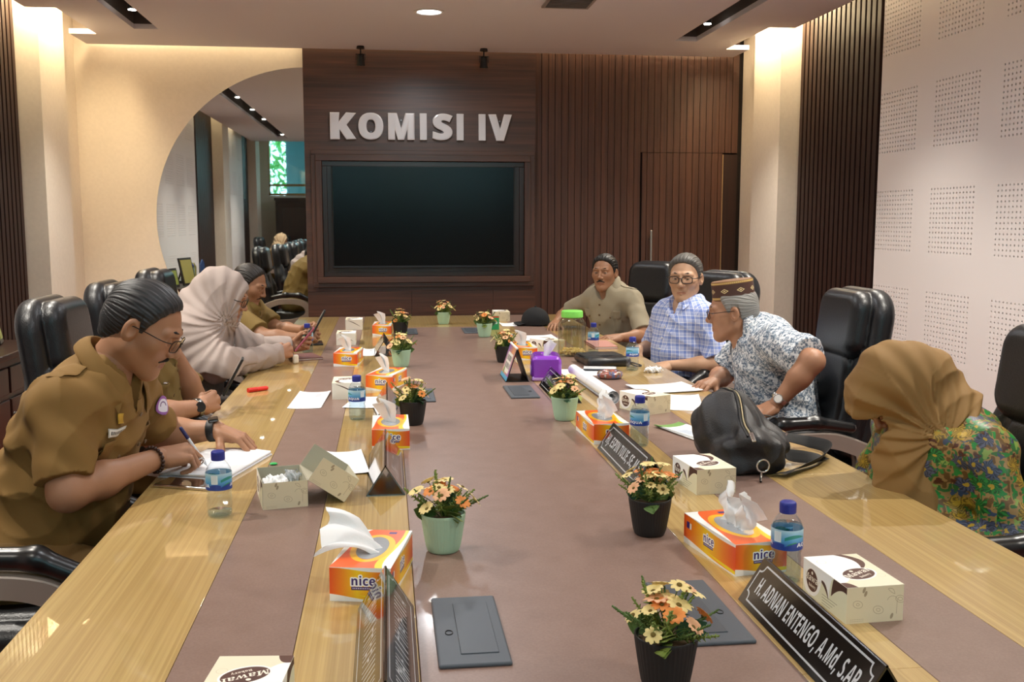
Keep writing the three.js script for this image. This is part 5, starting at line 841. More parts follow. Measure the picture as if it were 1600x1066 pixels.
// a strip or patch laid on a field: start beyond the surface, walk in along -n
function patch(f, c, u, v, n, w, h, off, nu, nv, t = 0.0022, shape) {
  return sheet((a, b) => { let [x, y] = [(a - 0.5) * w, (b - 0.5) * h]; if (shape) [x, y] = shape(x, y, a, b); let p = vadd(vadd(vadd(c, u, x), v, y), n, 0.12); for (let i = 0; i < 40; i++) { const d = f(...p) - off; if (d < 0.0003) break; p = vadd(p, n, -d * 0.8); } return p; }, nu, nv, -t);
}
function person(o) {
  const base = [o.J.pel[0], 0, o.J.pel[2]], loc = p => vsub(p, base), J = {}; for (const k in o.J) J[k] = loc(o.J[k]);
  const F = vnorm(o.F), Up = [0, 1, 0], L = vnorm(vcross(Up, F)), fat = o.fat ?? 1;
  const t = thing('person', o.label, 'person', base);
  const spine = vnorm(vsub(J.nek, J.pel)), bel = J.bel ?? vmix(J.pel, J.che, 0.5), front = vnorm(vcross(L, spine));
  const hip = s => vadd(J.pel, L, s * 0.095), kne = s => vadd(vadd(J.pel, F, 0.4), L, s * (o.kneeSpread ?? 0.13)).map((v, i) => i === 1 ? 0.5 : v), ank = s => { const k = kne(s); return [k[0] - F[0] * 0.02, 0.09, k[2] - F[2] * 0.02]; };
  const bsT = [L, spine, front];
  const tor = r => U(0.07, cap(hip(1), hip(-1), 0.105 * fat - r), cap(J.pel, bel, 0.12 * fat - r, 0.13 * fat - r), ell(vmix(bel, J.che, 0.9), [0.172 * (0.75 + 0.25 * fat) - r, 0.19 - r, 0.122 * (0.6 + 0.4 * fat) - r], bsT), cap(vadd(bel, front, 0.02), J.che, 0.128 * fat - r, 0.115 - r), cap(vmix(J.shL, J.shR, 0.08), vmix(J.shR, J.shL, 0.08), 0.068 - r), cap(J.che, J.nek, 0.1 - r, 0.062 - r * 0.6));
  const aS = o.arm ?? 1, arm = S => U(0.03, cap(J['sh' + S], J['el' + S], 0.05 * aS, 0.042 * aS), cap(J['el' + S], vmix(J['el' + S], J['wr' + S], 0.35), 0.041 * aS, 0.042 * aS), cap(vmix(J['el' + S], J['wr' + S], 0.35), J['wr' + S], 0.042 * aS, 0.027 * aS));
  const H = o.head, hf = vnorm(H.f), hl = vnorm(H.l ?? vcross(Up, hf)), hu = vnorm(vcross(hf, hl)), hs = H.s ?? 1, hm = mat4(loc(H.c), hl, hu, hf, hs), hp = (x, y, z) => vadd(vadd(vadd(loc(H.c), hl, x * hs), hu, y * hs), hf, z * hs);
  const neck = cap(J.nek, hp(0, -0.09, -0.03), 0.06, 0.052);
  const skinC = o.skin, legs = s => [cap(hip(s), kne(s), 0.078, 0.056), cap(kne(s), ank(s), 0.05, 0.034)];
  const bodyF = U(0.035, tor(0.022), neck, U(0.03, arm('L'), arm('R')), legs(1), legs(-1));
  const allP = [hip(1), hip(-1), kne(1), kne(-1), ank(1), ank(-1), J.shL, J.shR, J.elL, J.elR, J.wrL, J.wrR, J.nek, bel, hp(0, -0.09, -0.03)];
  const [lo, hi] = bounds(allP, 0.15); lo[1] = Math.max(lo[1], 0.03);
  const sc = new THREE.Color(skinC), tint = (k, g = 1, b = 1) => [sc.r * k, sc.g * k * g, sc.b * k * b];
  const parts = [colorize(netMesh(bodyF, lo, hi, o.cell ?? 0.011), () => tint(1))];
  const headF = headField(H); const hg = netMesh(headF, [-0.105, -0.2, -0.13], [0.105, 0.13, 0.14], H.cell ?? 0.0036);
  colorize(hg, (x, y, z) => { const lip = Math.max(0, 1 - Math.hypot(x / 0.024, (y + 0.067) / 0.0095, (z - 0.086) / 0.014)); const rosy = Math.max(0, 1 - Math.hypot((Math.abs(x) - 0.042) / 0.03, (y + 0.02) / 0.028)) * (z > 0.02 ? 1 : 0); const k = lip > 0.02 ? (o.lip ?? 0.82) : 1 + 0.03 * Math.sin(x * 90 + y * 70) * Math.sin(z * 80); return lip > 0.02 ? tint(k, 0.8, 0.82) : tint(k, 1 - 0.05 * rosy, 1 - 0.06 * rosy); });
  parts.push(moved(hg, hm));
  const HM = {};
  for (const S of ['L', 'R']) {
    const h = o.hands[S], y = vnorm(h.dir), z0 = vnorm(h.back), x = vnorm(vcross(y, z0)).map(v => S === 'L' ? v : -v), z = vnorm(S === 'L' ? vcross(x, y) : vcross(y, x)), m = mat4(J['wr' + S], x, y, z, h.s ?? 0.98), { g, nails } = handGeo({ curl: h.curl, thumb: h.thumb, spread: h.spread });
    HM[S] = m; parts.push(moved(colorize(g.clone(), (X, Y, Z) => { for (const [c, r] of nails) if (Math.hypot(X - c[0], Y - c[1], Z - c[2]) < r) return tint(1.12, 1.03, 1.06); return tint(1 - (Y > 0.06 && Y < 0.1 ? 0.04 : 0)); }), m));
  }
  const skinM = phy(0xffffff, 0.5, { vertexColors: true, sheen: 0.15, bumpMap: rep(TX.grainBump, 14, 14), bumpScale: 0.0002 });
  const body = add('body', boxUV(merge(parts)), skinM, t);
  // eyes
  const gz = vnorm(H.gaze ?? [0, -0.1, 1]), eyeGeo = colorize(new THREE.SphereGeometry(0.0132, 28, 20), (x, y, z, a, b, c) => { const d = a * gz[0] + b * gz[1] + c * gz[2]; return d > 0.965 ? [0.012, 0.01, 0.01] : d > 0.885 ? [0.045, 0.025, 0.016] : [0.42, 0.37, 0.34]; });
  const em = phy(0xffffff, 0.15, { vertexColors: true });
  for (const s of [1, -1]) add('eye', moved(eyeGeo.clone().translate(s * 0.032, 0.006, 0.0715), hm), em, t);
  if (H.brow !== false) for (const s of [1, -1]) { const bf = U(0.004, cap([s * 0.015, 0.0325, 0.0915], [s * 0.034, 0.0365, 0.0845], 0.0026, 0.0028), cap([s * 0.034, 0.0365, 0.0845], [s * 0.052, 0.0315, 0.068], 0.0028, 0.0014)); add('eyebrow', moved(netMesh(bf, [s > 0 ? 0.005 : -0.06, 0.018, 0.06], [s > 0 ? 0.06 : -0.005, 0.045, 0.105], 0.0022), hm), std(o.hair?.browColor ?? o.hair?.color ?? 0x1a1512, 0.9), t); }
  const hairM = c => phy(c, 0.5, { bumpMap: rep(TX.slat, 26, 4), bumpScale: 0.0025, sheen: 0.2 });
  if (o.hair) add('hair', boxUV(moved(netMesh(hairField(o.hair), [-0.115, -0.13, -0.135], [0.115, 0.16, 0.13], 0.0029), hm)), hairM(o.hair.color), t);
  if (o.moustache) { const mf = U(0.005, mir(s => cap([s * 0.004, -0.048, 0.0925], [s * 0.027, -0.0575, 0.081], 0.0052, 0.003))); add('moustache', moved(netMesh(mf, [-0.04, -0.07, 0.07], [0.04, -0.035, 0.115], 0.0022), hm), std(o.moustache, 0.9), t); }
  if (o.glasses) {
    const c = o.glasses, fm = phy(c.color ?? 0x1a1a1c, 0.3, { metalness: c.metal ?? 0 }), r = c.r ?? 0.0017, gg = new THREE.Group(); gg.name = 'eyeglasses'; t.add(gg); const zz = c.z ?? 0.106, yy = c.y ?? 0.002;
    const rim = s => { const P = []; for (let i = 0; i < 28; i++) { const a = i / 28 * 2 * PI, ca = Math.cos(a), sa = Math.sin(a), e = 0.6; const X = Math.sign(ca) * Math.pow(Math.abs(ca), e) * 0.026, Y = Math.sign(sa) * Math.pow(Math.abs(sa), e) * 0.0175; P.push([s * 0.034 + X, yy + Y, zz - 0.012 * Math.pow(Math.abs(s * 0.034 + X) / 0.06, 2)]); } return P; };
    for (const s of [1, -1]) {
      const P = rim(s); add('rim', moved(tube(P, r, 56, 6, true), hm), fm, gg);
      const sh = new THREE.Shape(P.map(p => new THREE.Vector2(p[0], p[1]))); add('lens', moved(new THREE.ShapeGeometry(sh).translate(0, 0, zz - 0.006), hm), M.glass, gg);
      add('temple', moved(tube([[s * 0.06, yy + 0.008, zz - 0.014], [s * 0.079, yy + 0.008, zz - 0.03], [s * 0.084, yy + 0.008, 0.01], [s * 0.083, yy + 0.004, -0.018], [s * 0.081, yy - 0.02, -0.034]], r, 26, 6), hm), fm, gg);
    }
    add('bridge', moved(tube([[-0.009, yy + 0.006, zz], [0, yy + 0.009, zz + 0.003], [0.009, yy + 0.006, zz]], r, 10, 6), hm), fm, gg);
  }
  const ctx = { t, J, F, L, Up, front, spine, hm, hp, hl, hu, hf, hs, loc, bel, tor, arm, neck, HM, hip, kne, ank, base };
  // clothing
  if (o.shirt) {
    const s = o.shirt, fold = foldA(s.amp ?? 0.006, s.seed ?? 1), infl = s.inflate ?? 0.012, cutY = s.hem ?? 0.5;
    const sl = S => { const a = J['sh' + S], b = J['el' + S], e = s.sleeve ?? 0.82, d = vnorm(vsub(b, a)); return both(cap(a, vmix(a, b, e + 0.25), s.r0 ?? 0.066, s.r1 ?? 0.069), below(vmix(a, b, e), d), 0.003); };
    const long = S => U(0.02, cap(J['sh' + S], J['el' + S], 0.068, 0.062), both(cap(J['el' + S], vmix(J['el' + S], J['wr' + S], 1.2), 0.062, s.cuff ?? 0.042), below(vmix(J['el' + S], J['wr' + S], s.reach ?? 0.96), vsub(J['wr' + S], J['el' + S])), 0.003));
    const raw = U(0.035, tor(-infl), s.long ? long('L') : sl('L'), s.long ? long('R') : sl('R'));
    let f = (x, y, z) => raw(x, y, z) + fold(x, y, z); f = both(f, (x, y, z) => cutY - y, 0.004);
    const nAx = vnorm(vsub(hp(0, -0.09, -0.03), J.nek)), vee = s.vee === false ? null : U(0.01, cap(vadd(J.nek, nAx, 0.1), vadd(J.nek, nAx, 0.0), 0.062, 0.064), cap(vadd(vadd(J.nek, front, 0.075), nAx, 0.05), vadd(vadd(J.nek, front, 0.115), nAx, -(s.open ?? 0.07)), 0.044, 0.008));
    const sf = vee ? cut(f, vee, 0.004) : f;
    const [l2, h2] = bounds([hip(1), hip(-1), J.shL, J.shR, ...(s.long ? [J.elL, J.elR, J.wrL, J.wrR] : [vmix(J.shL, J.elL, 0.9), vmix(J.shR, J.elR, 0.9)]), J.nek, bel, vadd(bel, front, 0.05)], 0.17); l2[1] = Math.max(l2[1], cutY - 0.02); h2[1] = J.nek[1] + 0.1;
    const sm = add(s.name ?? 'shirt', boxUV(netMesh(sf, l2, h2, s.cell ?? 0.008)), s.mat, t); ctx.shirtF = f; ctx.shirt = sm;
    if (s.collar) {
      const cf = vnorm(vadd(F, nAx, -vdot(F, nAx))), cl = vnorm(vcross(nAx, cf)), cs = s.collarSize ?? 1;
      const g = sheet((u, v) => {
        const q = u * 2 - 1, a = q * 2.5, ca = Math.cos(a), sa = Math.sin(a), tip = Math.pow(Math.abs(q), 6); let r, y;
        if (v < 0.35) { const k = v / 0.35; r = 0.064 + 0.003 * k; y = -0.006 + 0.036 * k; } else { const k = (v - 0.35) / 0.65; r = 0.067 + 0.016 * Math.sin(k * 1.7) + 0.012 * k + tip * 0.03 * k; y = 0.03 + 0.006 * Math.sin(k * PI) - (0.038 + 0.042 * tip) * k; }
        y += 0.02 * ca - 0.006; r += 0.006; const rf = r * (sa * sa + (ca > 0 ? 1.0 : 1.12) * ca * ca);
        return vadd(vadd(vadd(J.nek, nAx, y * cs + 0.03), cl, sa * r * cs), cf, -ca * rf * cs + 0.004);
      }, 44, 10, 0.0025);
      add('collar', boxUV(g), s.mat, sm);
    }
    const rayP = (c, u, v) => vadd(vadd(c, L, u), spine, v);
    if (s.placket) { add('placket', boxUV(patch(f, vadd(vmix(J.nek, bel, 0.52), spine, 0), L, spine, front, 0.032, vlen(vsub(J.nek, bel)) * 0.9, 0.003, 3, 24)), s.mat, sm); for (let i = 0; i < 4; i++) { let p = vadd(vmix(J.nek, bel, 0.18 + i * 0.23), front, 0.2); for (let k = 0; k < 40; k++) { const d = f(...p) - 0.005; if (d < 0.0004) break; p = vadd(p, front, -d * 0.8); } const b = add('button', cyl(0.006, 0.006, 0.003, 14).rotateX(PI / 2), std(s.button ?? 0x6d5230, 0.4), sm, p); b.quaternion.setFromUnitVectors(V(0, 0, 1), V(...front)); } }
    for (const k of s.pockets ?? []) { const c = rayP(vmix(J.nek, bel, 0.5), k * 0.085, -0.03); add('pocket', boxUV(patch(f, c, L, spine, front, 0.105, 0.12, 0.005, 8, 8)), s.mat, sm); const fl = rayP(c, 0, 0.055); add('pocket_flap', boxUV(patch(f, fl, L, spine, front, 0.112, 0.048, 0.010, 10, 5, 0.004, (x, y, a, b) => [x, y - (b < 0.3 ? 0.012 * (1 - Math.abs(a - 0.5) * 2) * (1 - b / 0.3) : 0)])), s.mat, sm); let p = vadd(vadd(fl, spine, -0.014), front, 0.2); for (let q = 0; q < 40; q++) { const d = f(...p) - 0.0145; if (d < 0.0004) break; p = vadd(p, front, -d * 0.8); } const b = add('button', cyl(0.006, 0.006, 0.003, 14).rotateX(PI / 2), std(s.button ?? 0x6d5230, 0.4), sm, p); b.quaternion.setFromUnitVectors(V(0, 0, 1), V(...front)); }
    if (s.epaulettes) for (const S of ['L', 'R']) { const c = vmix(J.nek, J['sh' + S], 0.66), d = vnorm(vsub(J['sh' + S], J.nek)), n = vnorm(vcross(vcross(d, Up), d)); add('epaulette', boxUV(patch(f, c, d, vnorm(vcross(d, n)), n, 0.105, 0.045, 0.004, 8, 4)), s.mat, sm); }
  }
  if (o.trousers) {
    const f0 = U(0.04, cap(hip(1), hip(-1), 0.118 * fat), ...[1, -1].flatMap(s => [cap(hip(s), kne(s), 0.098, 0.074), cap(kne(s), ank(s), 0.07, 0.055)])), fd = foldA(0.005, 4), f = both((x, y, z) => f0(x, y, z) + fd(x, y, z), (x, y, z) => Math.max(0.075 - y, y - (o.trouserTop ?? 0.66)), 0.004);
    const [l3, h3] = bounds([hip(1), hip(-1), kne(1), kne(-1), ank(1), ank(-1)], 0.16); l3[1] = 0.05;
    add('trousers', boxUV(netMesh(f, l3, h3, 0.012)), std(o.trousers, 0.85, clothBump), t);
  }
  for (const s of [1, -1]) { const a = ank(s), sf = both(U(0.03, cap([a[0], 0.05, a[2]], vadd([a[0], 0.04, a[2]], F, 0.13), 0.045, 0.038), cap([a[0], 0.08, a[2]], [a[0], 0.05, a[2]], 0.045)), (x, y) => 0.004 - y, 0.004), [l4, h4] = bounds([a, vadd(a, F, 0.14)], 0.09); l4[1] = -0.01; add('shoe', netMesh(sf, l4, h4, 0.01), M.black, t); }
  o.extra?.(ctx);
  return ctx;
}
// a bracelet, watch band or cuff around a forearm
function band(ctx, S, tpos, r, thick, width, mat, name, parent) {
  const a = ctx.J['el' + S], b = ctx.J['wr' + S], c = vmix(a, b, tpos), d = vnorm(vsub(b, a)), m = add(name, lathe([[r, -width / 2], [r + thick, -width / 2 * 0.9], [r + thick, width / 2 * 0.9], [r, width / 2], [r, -width / 2]], 40), mat, parent ?? ctx.t, c);
  m.quaternion.setFromUnitVectors(V(0, 1, 0), V(...d)); return m;
}
const khaki = std(0x83622f, 0.85, clothBump), khaki2 = std(0x7a6331, 0.85, clothBump), olive = std(0x9b917a, 0.85, clothBump);
const SK = { a: 0xab7b5c, b: 0x9c7053, c: 0xc29879, d: 0xac7d60, e: 0xb88b70 };
// the man writing, near left
person({
  label: 'man in khaki uniform shirt with glasses writing on a pad, near left', F: [0.97, 0, 0.2], skin: SK.a, fat: 1.12, arm: 1.02, cell: 0.0095,
  J: { pel: [-0.945, 0.57, -2.74], bel: [-0.87, 0.74, -2.74], che: [-0.815, 0.90, -2.74], nek: [-0.745, 1.045, -2.74], shR: [-0.81, 0.985, -2.565], shL: [-0.725, 0.985, -2.935], elR: [-0.775, 0.795, -2.485], wrR: [-0.612, 0.818, -2.735], elL: [-0.705, 0.80, -3.12], wrL: [-0.515, 0.82, -3.075] },
  head: { c: [-0.638, 1.168, -2.74], f: [0.87, -0.5, 0.03], wide: 1.0, lid: -0.004, gaze: [0, -0.45, 1], cell: 0.003, s: 0.98 },
  hair: { color: 0x29292b, thick: 0.009, quiff: 0.003 }, moustache: 0x2a211c, glasses: { color: 0x2a2523, r: 0.0014, metal: 0.5 },
  shirt: { mat: khaki, sleeve: 0.86, r0: 0.066, r1: 0.072, collar: true, placket: true, pockets: [1, -1], epaulettes: true, amp: 0.012, seed: 2, cell: 0.0065, collarSize: 1.05 }, trousers: 0x7a5c30,
  hands: { R: { dir: [0.84, 0.02, -0.52], back: [0.0, 0.85, 0.5], curl: CURL.pen, thumb: [0.35, 0.9, 0.1], spread: 0.4 }, L: { dir: [0.9, -0.28, 0.28], back: [0.25, 0.95, 0.1], curl: CURL.claw, thumb: [0.9, 0.6, 0.2], spread: 1.4 } },
  extra: c => {
    const f = c.shirtF; const tagC = vadd(vadd(vmix(c.J.nek, c.bel, 0.5), c.L, -0.085), c.spine, 0.07);
    const tt = canvasTex(128, 40, (k) => { k.fillStyle = '#eceae4'; k.fillRect(0, 0, 128, 40); k.strokeStyle = '#333'; k.strokeRect(2, 2, 124, 36); k.fillStyle = '#222'; for (let i = 0; i < 11; i++) k.fillRect(12 + i * 10, 12, 6, 16); });
    add('name_tag', patch(f, tagC, c.L, c.spine, c.front, 0.07, 0.022, 0.006, 6, 2, 0.002), std(0xffffff, 0.4, { map: tt }), c.shirt);
    add('badge_pin', patch(f, vadd(tagC, c.spine, 0.035), c.L, c.spine, c.front, 0.02, 0.024, 0.006, 6, 6, 0.002), std(0xc9a84a, 0.3, { metalness: 0.9 }), c.shirt);
    const bt = canvasTex(64, 64, k => { k.fillStyle = '#9a5fa8'; k.fillRect(0, 0, 64, 64); k.fillStyle = '#e8e4ee'; k.beginPath(); k.ellipse(32, 32, 24, 24, 0, 0, 7); k.fill(); k.strokeStyle = '#7a5c88'; k.lineWidth = 4; k.beginPath(); k.arc(32, 32, 12, 0.5, 4); k.stroke(); });
    const ax = vnorm(vsub(c.J.elL, c.J.shL)), fw = vnorm(vcross(vcross(ax, [0.75, 0.25, 0.6]), ax)); add('sleeve_badge', patch(f, vmix(c.J.shL, c.J.elL, 0.3), vnorm(vcross(ax, fw)), ax, fw, 0.052, 0.062, 0.004, 14, 14, 0.0015, (x, y, a, b) => { const A = a * 2 - 1, B2 = b * 2 - 1; return [0.026 * A * Math.sqrt(1 - B2 * B2 / 2), 0.031 * B2 * Math.sqrt(1 - A * A / 2)]; }), std(0xffffff, 0.6, { map: bt }), c.shirt);
    const pm = new THREE.Color(0x3b2219); const a = c.J.elR, b = c.J.wrR, d = vnorm(vsub(b, a)), ctr = vmix(a, b, 0.93), s1 = vnorm(vcross(d, [0, 1, 0])), s2 = vcross(s1, d), beads = [];
    for (let i = 0; i < 20; i++) { const q = i / 20 * 2 * PI, p = vadd(vadd(ctr, s1, Math.cos(q) * 0.034), s2, Math.sin(q) * 0.034); beads.push(new THREE.SphereGeometry(0.0056, 10, 8).translate(...p)); }
    add('bead_bracelet', merge(beads), std(pm, 0.4), c.t);
    band(c, 'L', 0.93, 0.03, 0.005, 0.024, std(0x17181a, 0.5), 'watch_strap'); { const w = vadd(vmix(c.J.elL, c.J.wrL, 0.93), [0.05, 1, 0.15], 0.034); const k = add('watch_face', RB(0.03, 0.01, 0.034, 0.004), M.blackGloss, c.t, w); k.rotation.set(0.1, 0.2, 0.1); }
    const ring = new THREE.TorusGeometry(0.0105, 0.003, 8, 20); const rm = V(-0.0105, 0.115, -0.03).applyMatrix4(c.HM.R); add('ring', ring, M.chrome, c.t, [rm.x, rm.y, rm.z], [0.4, 0.6, 0.2]);
  },
});
{ const g = thing('ballpoint_pen', 'ballpoint pen with a dark blue cap in the writing hand', 'pen', [-0.502, TY + 0.019, -2.82]), q = new THREE.Quaternion().setFromUnitVectors(V(0, 1, 0), V(-0.5, 0.82, 0.02).normalize());
  const b = add('barrel', lathe([[0, 0], [0.001, 0.001], [0.0042, 0.014], [0.0045, 0.1], [0, 0.1]], 16), phy(0xdfe3ea, 0.2), g); b.quaternion.copy(q); const c = add('pen_cap', lathe([[0.0047, 0.095], [0.0052, 0.097], [0.005, 0.13], [0.003, 0.134], [0, 0.134]], 16), std(0x1f2460, 0.4), g); c.quaternion.copy(q); }
// second man on the left, mostly hidden
person({
  label: 'man in khaki shirt with steel watch, hidden behind the writing man', F: [1, 0, 0], skin: SK.d, fat: 1.1,
  J: { pel: [-0.97, 0.58, -3.74], bel: [-0.93, 0.72, -3.74], che: [-0.91, 0.86, -3.73], nek: [-0.875, 0.99, -3.72], shR: [-0.90, 0.935, -3.54], shL: [-0.88, 0.935, -3.92], elR: [-0.80, 0.80, -3.40], wrR: [-0.65, 0.80, -3.585], elL: [-0.735, 0.79, -3.87], wrL: [-0.775, 0.955, -3.80] },
  head: { c: [-0.85, 1.105, -3.74], f: [0.85, -0.5, 0], gaze: [0, -0.3, 1] }, hair: { color: 0x171513, thick: 0.012 },
  shirt: { mat: khaki2, sleeve: 0.86, r0: 0.07, r1: 0.076, collar: true, placket: true, pockets: [1, -1], epaulettes: true, amp: 0.009, seed: 5 }, trousers: 0x6f6030,
  hands: { R: { dir: [0.45, 0.12, -0.88], back: [0.75, 0.3, 0.55], curl: CURL.hold, thumb: [0.2, 0.7, 0.1] }, L: { dir: [-0.25, 0.95, 0.1], back: [0.9, 0.2, 0.1], curl: CURL.relax } },
  extra: c => {
    band(c, 'R', 0.9, 0.03, 0.004, 0.018, std(0x8d8a84, 0.25, { metalness: 1 }), 'watch_bracelet'); const w = vadd(vmix(c.J.elR, c.J.wrR, 0.9), [0.5, 0.2, 0.75], 0.034), k = add('watch_case', cyl(0.018, 0.018, 0.009, 24), M.black, c.t, w); k.quaternion.setFromUnitVectors(V(0, 1, 0), V(0.5, 0.2, 0.75).normalize());
    const pin = vadd(vmix(c.J.nek, c.bel, 0.35), c.L, -0.09); for (const s of [0, 1]) add('rank_bar', patch(c.shirtF, vadd(pin, c.spine, s * 0.012), c.L, c.spine, c.front, 0.05, 0.006, 0.006, 5, 1, 0.002), M.chrome, c.shirt);
  },
});
{ const p = thing('smartphone', 'dark smartphone held up by the man with the steel watch', 'phone', [-0.575, 0.87, -3.82]); p.rotation.set(0, 0.12, -0.5); add('body', RB(0.009, 0.155, 0.074, 0.004), M.black, p); add('screen', RB(0.001, 0.148, 0.068, 0.0004, 1), M.blackGloss, p, [-0.005, 0, 0]); }
// woman in the pale hijab
const veil = (ctx, o) => {   // a head scarf over head and shoulders
  const { hp, J, front, L, spine } = ctx, bs = [ctx.hl, ctx.hu, ctx.hf], s = ctx.hs;
  const cover = U(0.06, ell(hp(0, 0.022, -0.012), [0.094 * s, 0.112 * s, 0.115 * s], bs), ell(hp(0, -0.045, 0.01), [0.08 * s, 0.09 * s, 0.088 * s], bs), ...(o.brim ? [cap(hp(-0.03, 0.06, 0.072), hp(0.03, 0.06, 0.072), 0.03)] : []), ...(o.cover?.(ctx) ?? []));
  const dr = U(0.07, cap(hp(0, -0.08, -0.03), J.nek, 0.088, 0.09), cap(vmix(J.nek, J.shL, 0.25), vmix(J.nek, J.shR, 0.25), 0.09), ...o.drape(ctx));
  const face = ell(hp(0, -0.022, 0.1), [0.058 * s, (o.open ?? 0.086) * s, 0.08 * s], bs);
  const chin = hp(0, -0.1, 0.05), fo = (x, y, z) => { const dx = x - chin[0], dy = y - chin[1], dz = z - chin[2], r = Math.hypot(dx, dy, dz), ang = Math.atan2(dx * L[0] + dy * L[1] + dz * L[2], dy) , a2 = Math.atan2(dx * front[0] + dz * front[2], -dy); return (o.amp ?? 0.006) * Math.min(1, r * 7) * (Math.abs(Math.sin(r * 26 + 2.4 * Math.sin(ang * 2 + a2 * 1.7) + o.seed)) - 0.6) + (o.pleat ?? 0.011) * clamp((r - 0.05) * 6, 0, 1) * (Math.abs(Math.sin(a2 * 5.5 + ang * 1.3 + 1.6 * Math.sin(r * 13 + a2 * 2) + o.seed)) - 0.6) + 0.003 * Math.sin(a2 * 21 + r * 30); };
  const raw = U(0.05, cover, dr), f = cut((x, y, z) => raw(x, y, z) + fo(x, y, z), face, 0.008), g = o.hem ? both(f, o.hem(ctx), 0.006) : f;
  const [lo, hi] = bounds([hp(0, 0.1, 0), hp(0, 0, 0.12), hp(0, 0, -0.12), J.nek, ...o.reach(ctx)], 0.17); return netMesh(g, lo, hi, o.cell ?? 0.0065);
};
const paleCloth = std(0xa5968f, 0.8, clothBump);
person({
  label: 'woman in a pale pinkish hijab and glasses looking at her phone', F: [1, 0, -0.1], skin: SK.d, fat: 1.15,
  J: { pel: [-1.0, 0.58, -4.74], bel: [-0.95, 0.73, -4.74], che: [-0.90, 0.86, -4.74], nek: [-0.825, 0.985, -4.74], shR: [-0.875, 0.93, -4.56], shL: [-0.85, 0.93, -4.93], elR: [-0.755, 0.805, -4.50], wrR: [-0.525, 0.81, -4.93], elL: [-0.68, 0.81, -5.06], wrL: [-0.475, 0.82, -5.12] },
  head: { c: [-0.735, 1.105, -4.72], f: [0.93, -0.35, 0.05], gaze: [0, -0.4, 1], s: 0.97, lid: -0.003 }, glasses: { color: 0x1c1a1a, r: 0.0019 }, lip: 0.75,
  shirt: { name: 'tunic', mat: paleCloth, long: true, vee: false, amp: 0.01, seed: 7, inflate: 0.022, cuff: 0.05, reach: 0.98 }, trousers: 0x9a8f88,
  hands: { R: { dir: [0.6, 0.1, -0.75], back: [0.75, 0.3, 0.6], curl: CURL.hold, thumb: [0.3, 0.7, 0.1] }, L: { dir: [0.75, 0.2, 0.15], back: [0.5, -0.2, -0.8], curl: CURL.hold, thumb: [0.3, 0.7, 0.1] } },
  extra: c => {
    const { J, front, hp } = c; const g = veil(c, { amp: 0.004, seed: 1, pleat: 0.0065, reach: () => [J.elR, J.elL, J.che, vadd(J.che, front, -0.14), vadd(J.che, [0, -1, 0], 0.2)], cell: 0.007,
      drape: () => [cap(J.nek, vadd(J.che, front, 0.05), 0.09, 0.13), cap(hp(0, 0.0, -0.06), vadd(J.che, front, -0.08), 0.1, 0.145), cap(vadd(J.che, front, -0.08), vadd(c.bel, front, -0.1), 0.145, 0.165), cap(hp(0, -0.08, -0.03), J.shR, 0.09, 0.1), cap(hp(0, -0.08, -0.03), J.shL, 0.09, 0.1), cap(J.shR, J.elR, 0.1, 0.1), cap(J.shL, J.elL, 0.1, 0.095), cap(J.elR, vmix(J.elR, J.wrR, 0.45), 0.09, 0.06)], hem: () => (x, y, z) => 0.78 + 0.02 * Math.sin(x * 30 + z * 22) - y });
    add('hijab', boxUV(g), paleCloth, c.t); add('brooch', merge([[0, 0, 0], [0.006, -0.012, 0], [-0.004, -0.022, 0.003], [0.004, -0.034, 0]].map(p => new THREE.SphereGeometry(0.005, 8, 6).translate(...vadd(vadd(c.J.che, [0.2, 0.02, 0.02]), p)))), M.chrome, c.t);
  },
});
{ const p = thing('smartphone', 'pinkish red smartphone held by the woman in the pale hijab', 'phone', [-0.41, 0.865, -5.04]); p.rotation.set(0, 0.1, -0.7); add('body', RB(0.01, 0.15, 0.074, 0.004), std(0x9a4a5c, 0.45), p); add('screen', RB(0.001, 0.142, 0.068, 0.0004, 1), M.blackGloss, p, [-0.0055, 0, 0]); }
// far man on the left
person({
  label: 'man in khaki shirt at the far left looking down at a phone', F: [1, 0, 0.1], skin: SK.b, fat: 1.05,
  J: { pel: [-0.98, 0.58, -5.92], bel: [-0.93, 0.74, -5.9], che: [-0.88, 0.88, -5.88], nek: [-0.80, 1.0, -5.83], shR: [-0.83, 0.935, -5.66], shL: [-0.81, 0.94, -6.04], elR: [-0.66, 0.82, -5.52], wrR: [-0.47, 0.82, -5.47], elL: [-0.63, 0.82, -5.93], wrL: [-0.46, 0.84, -5.66] },
  head: { c: [-0.765, 1.09, -5.79], f: [0.9, -0.4, 0.22], gaze: [0, -0.4, 1], lid: -0.003, s: 0.93 }, hair: { color: 0x1d1713, thick: 0.008, recede: 0.012 }, moustache: 0x3a2d26,
  shirt: { mat: khaki2, sleeve: 0.8, collar: true, placket: true, pockets: [1, -1], epaulettes: true, amp: 0.007, seed: 9 }, trousers: 0x6f6030,
  hands: { R: { dir: [0.85, 0.2, -0.2], back: [0.3, 0.5, 0.8], curl: CURL.hold, thumb: [0.3, 0.7, 0.1] }, L: { dir: [0.75, 0.25, 0.45], back: [0.3, 0.4, -0.85], curl: CURL.hold, thumb: [0.3, 0.7, 0.1] } },
});
{ const p = thing('smartphone', 'black smartphone held by the far man on the left', 'phone', [-0.37, 0.9, -5.5]); p.rotation.set(0, 0.1, -0.5); add('body', RB(0.009, 0.155, 0.074, 0.004), M.black, p); add('screen', RB(0.001, 0.148, 0.068, 0.0004, 1), M.blackGloss, p, [-0.005, 0, 0]); }
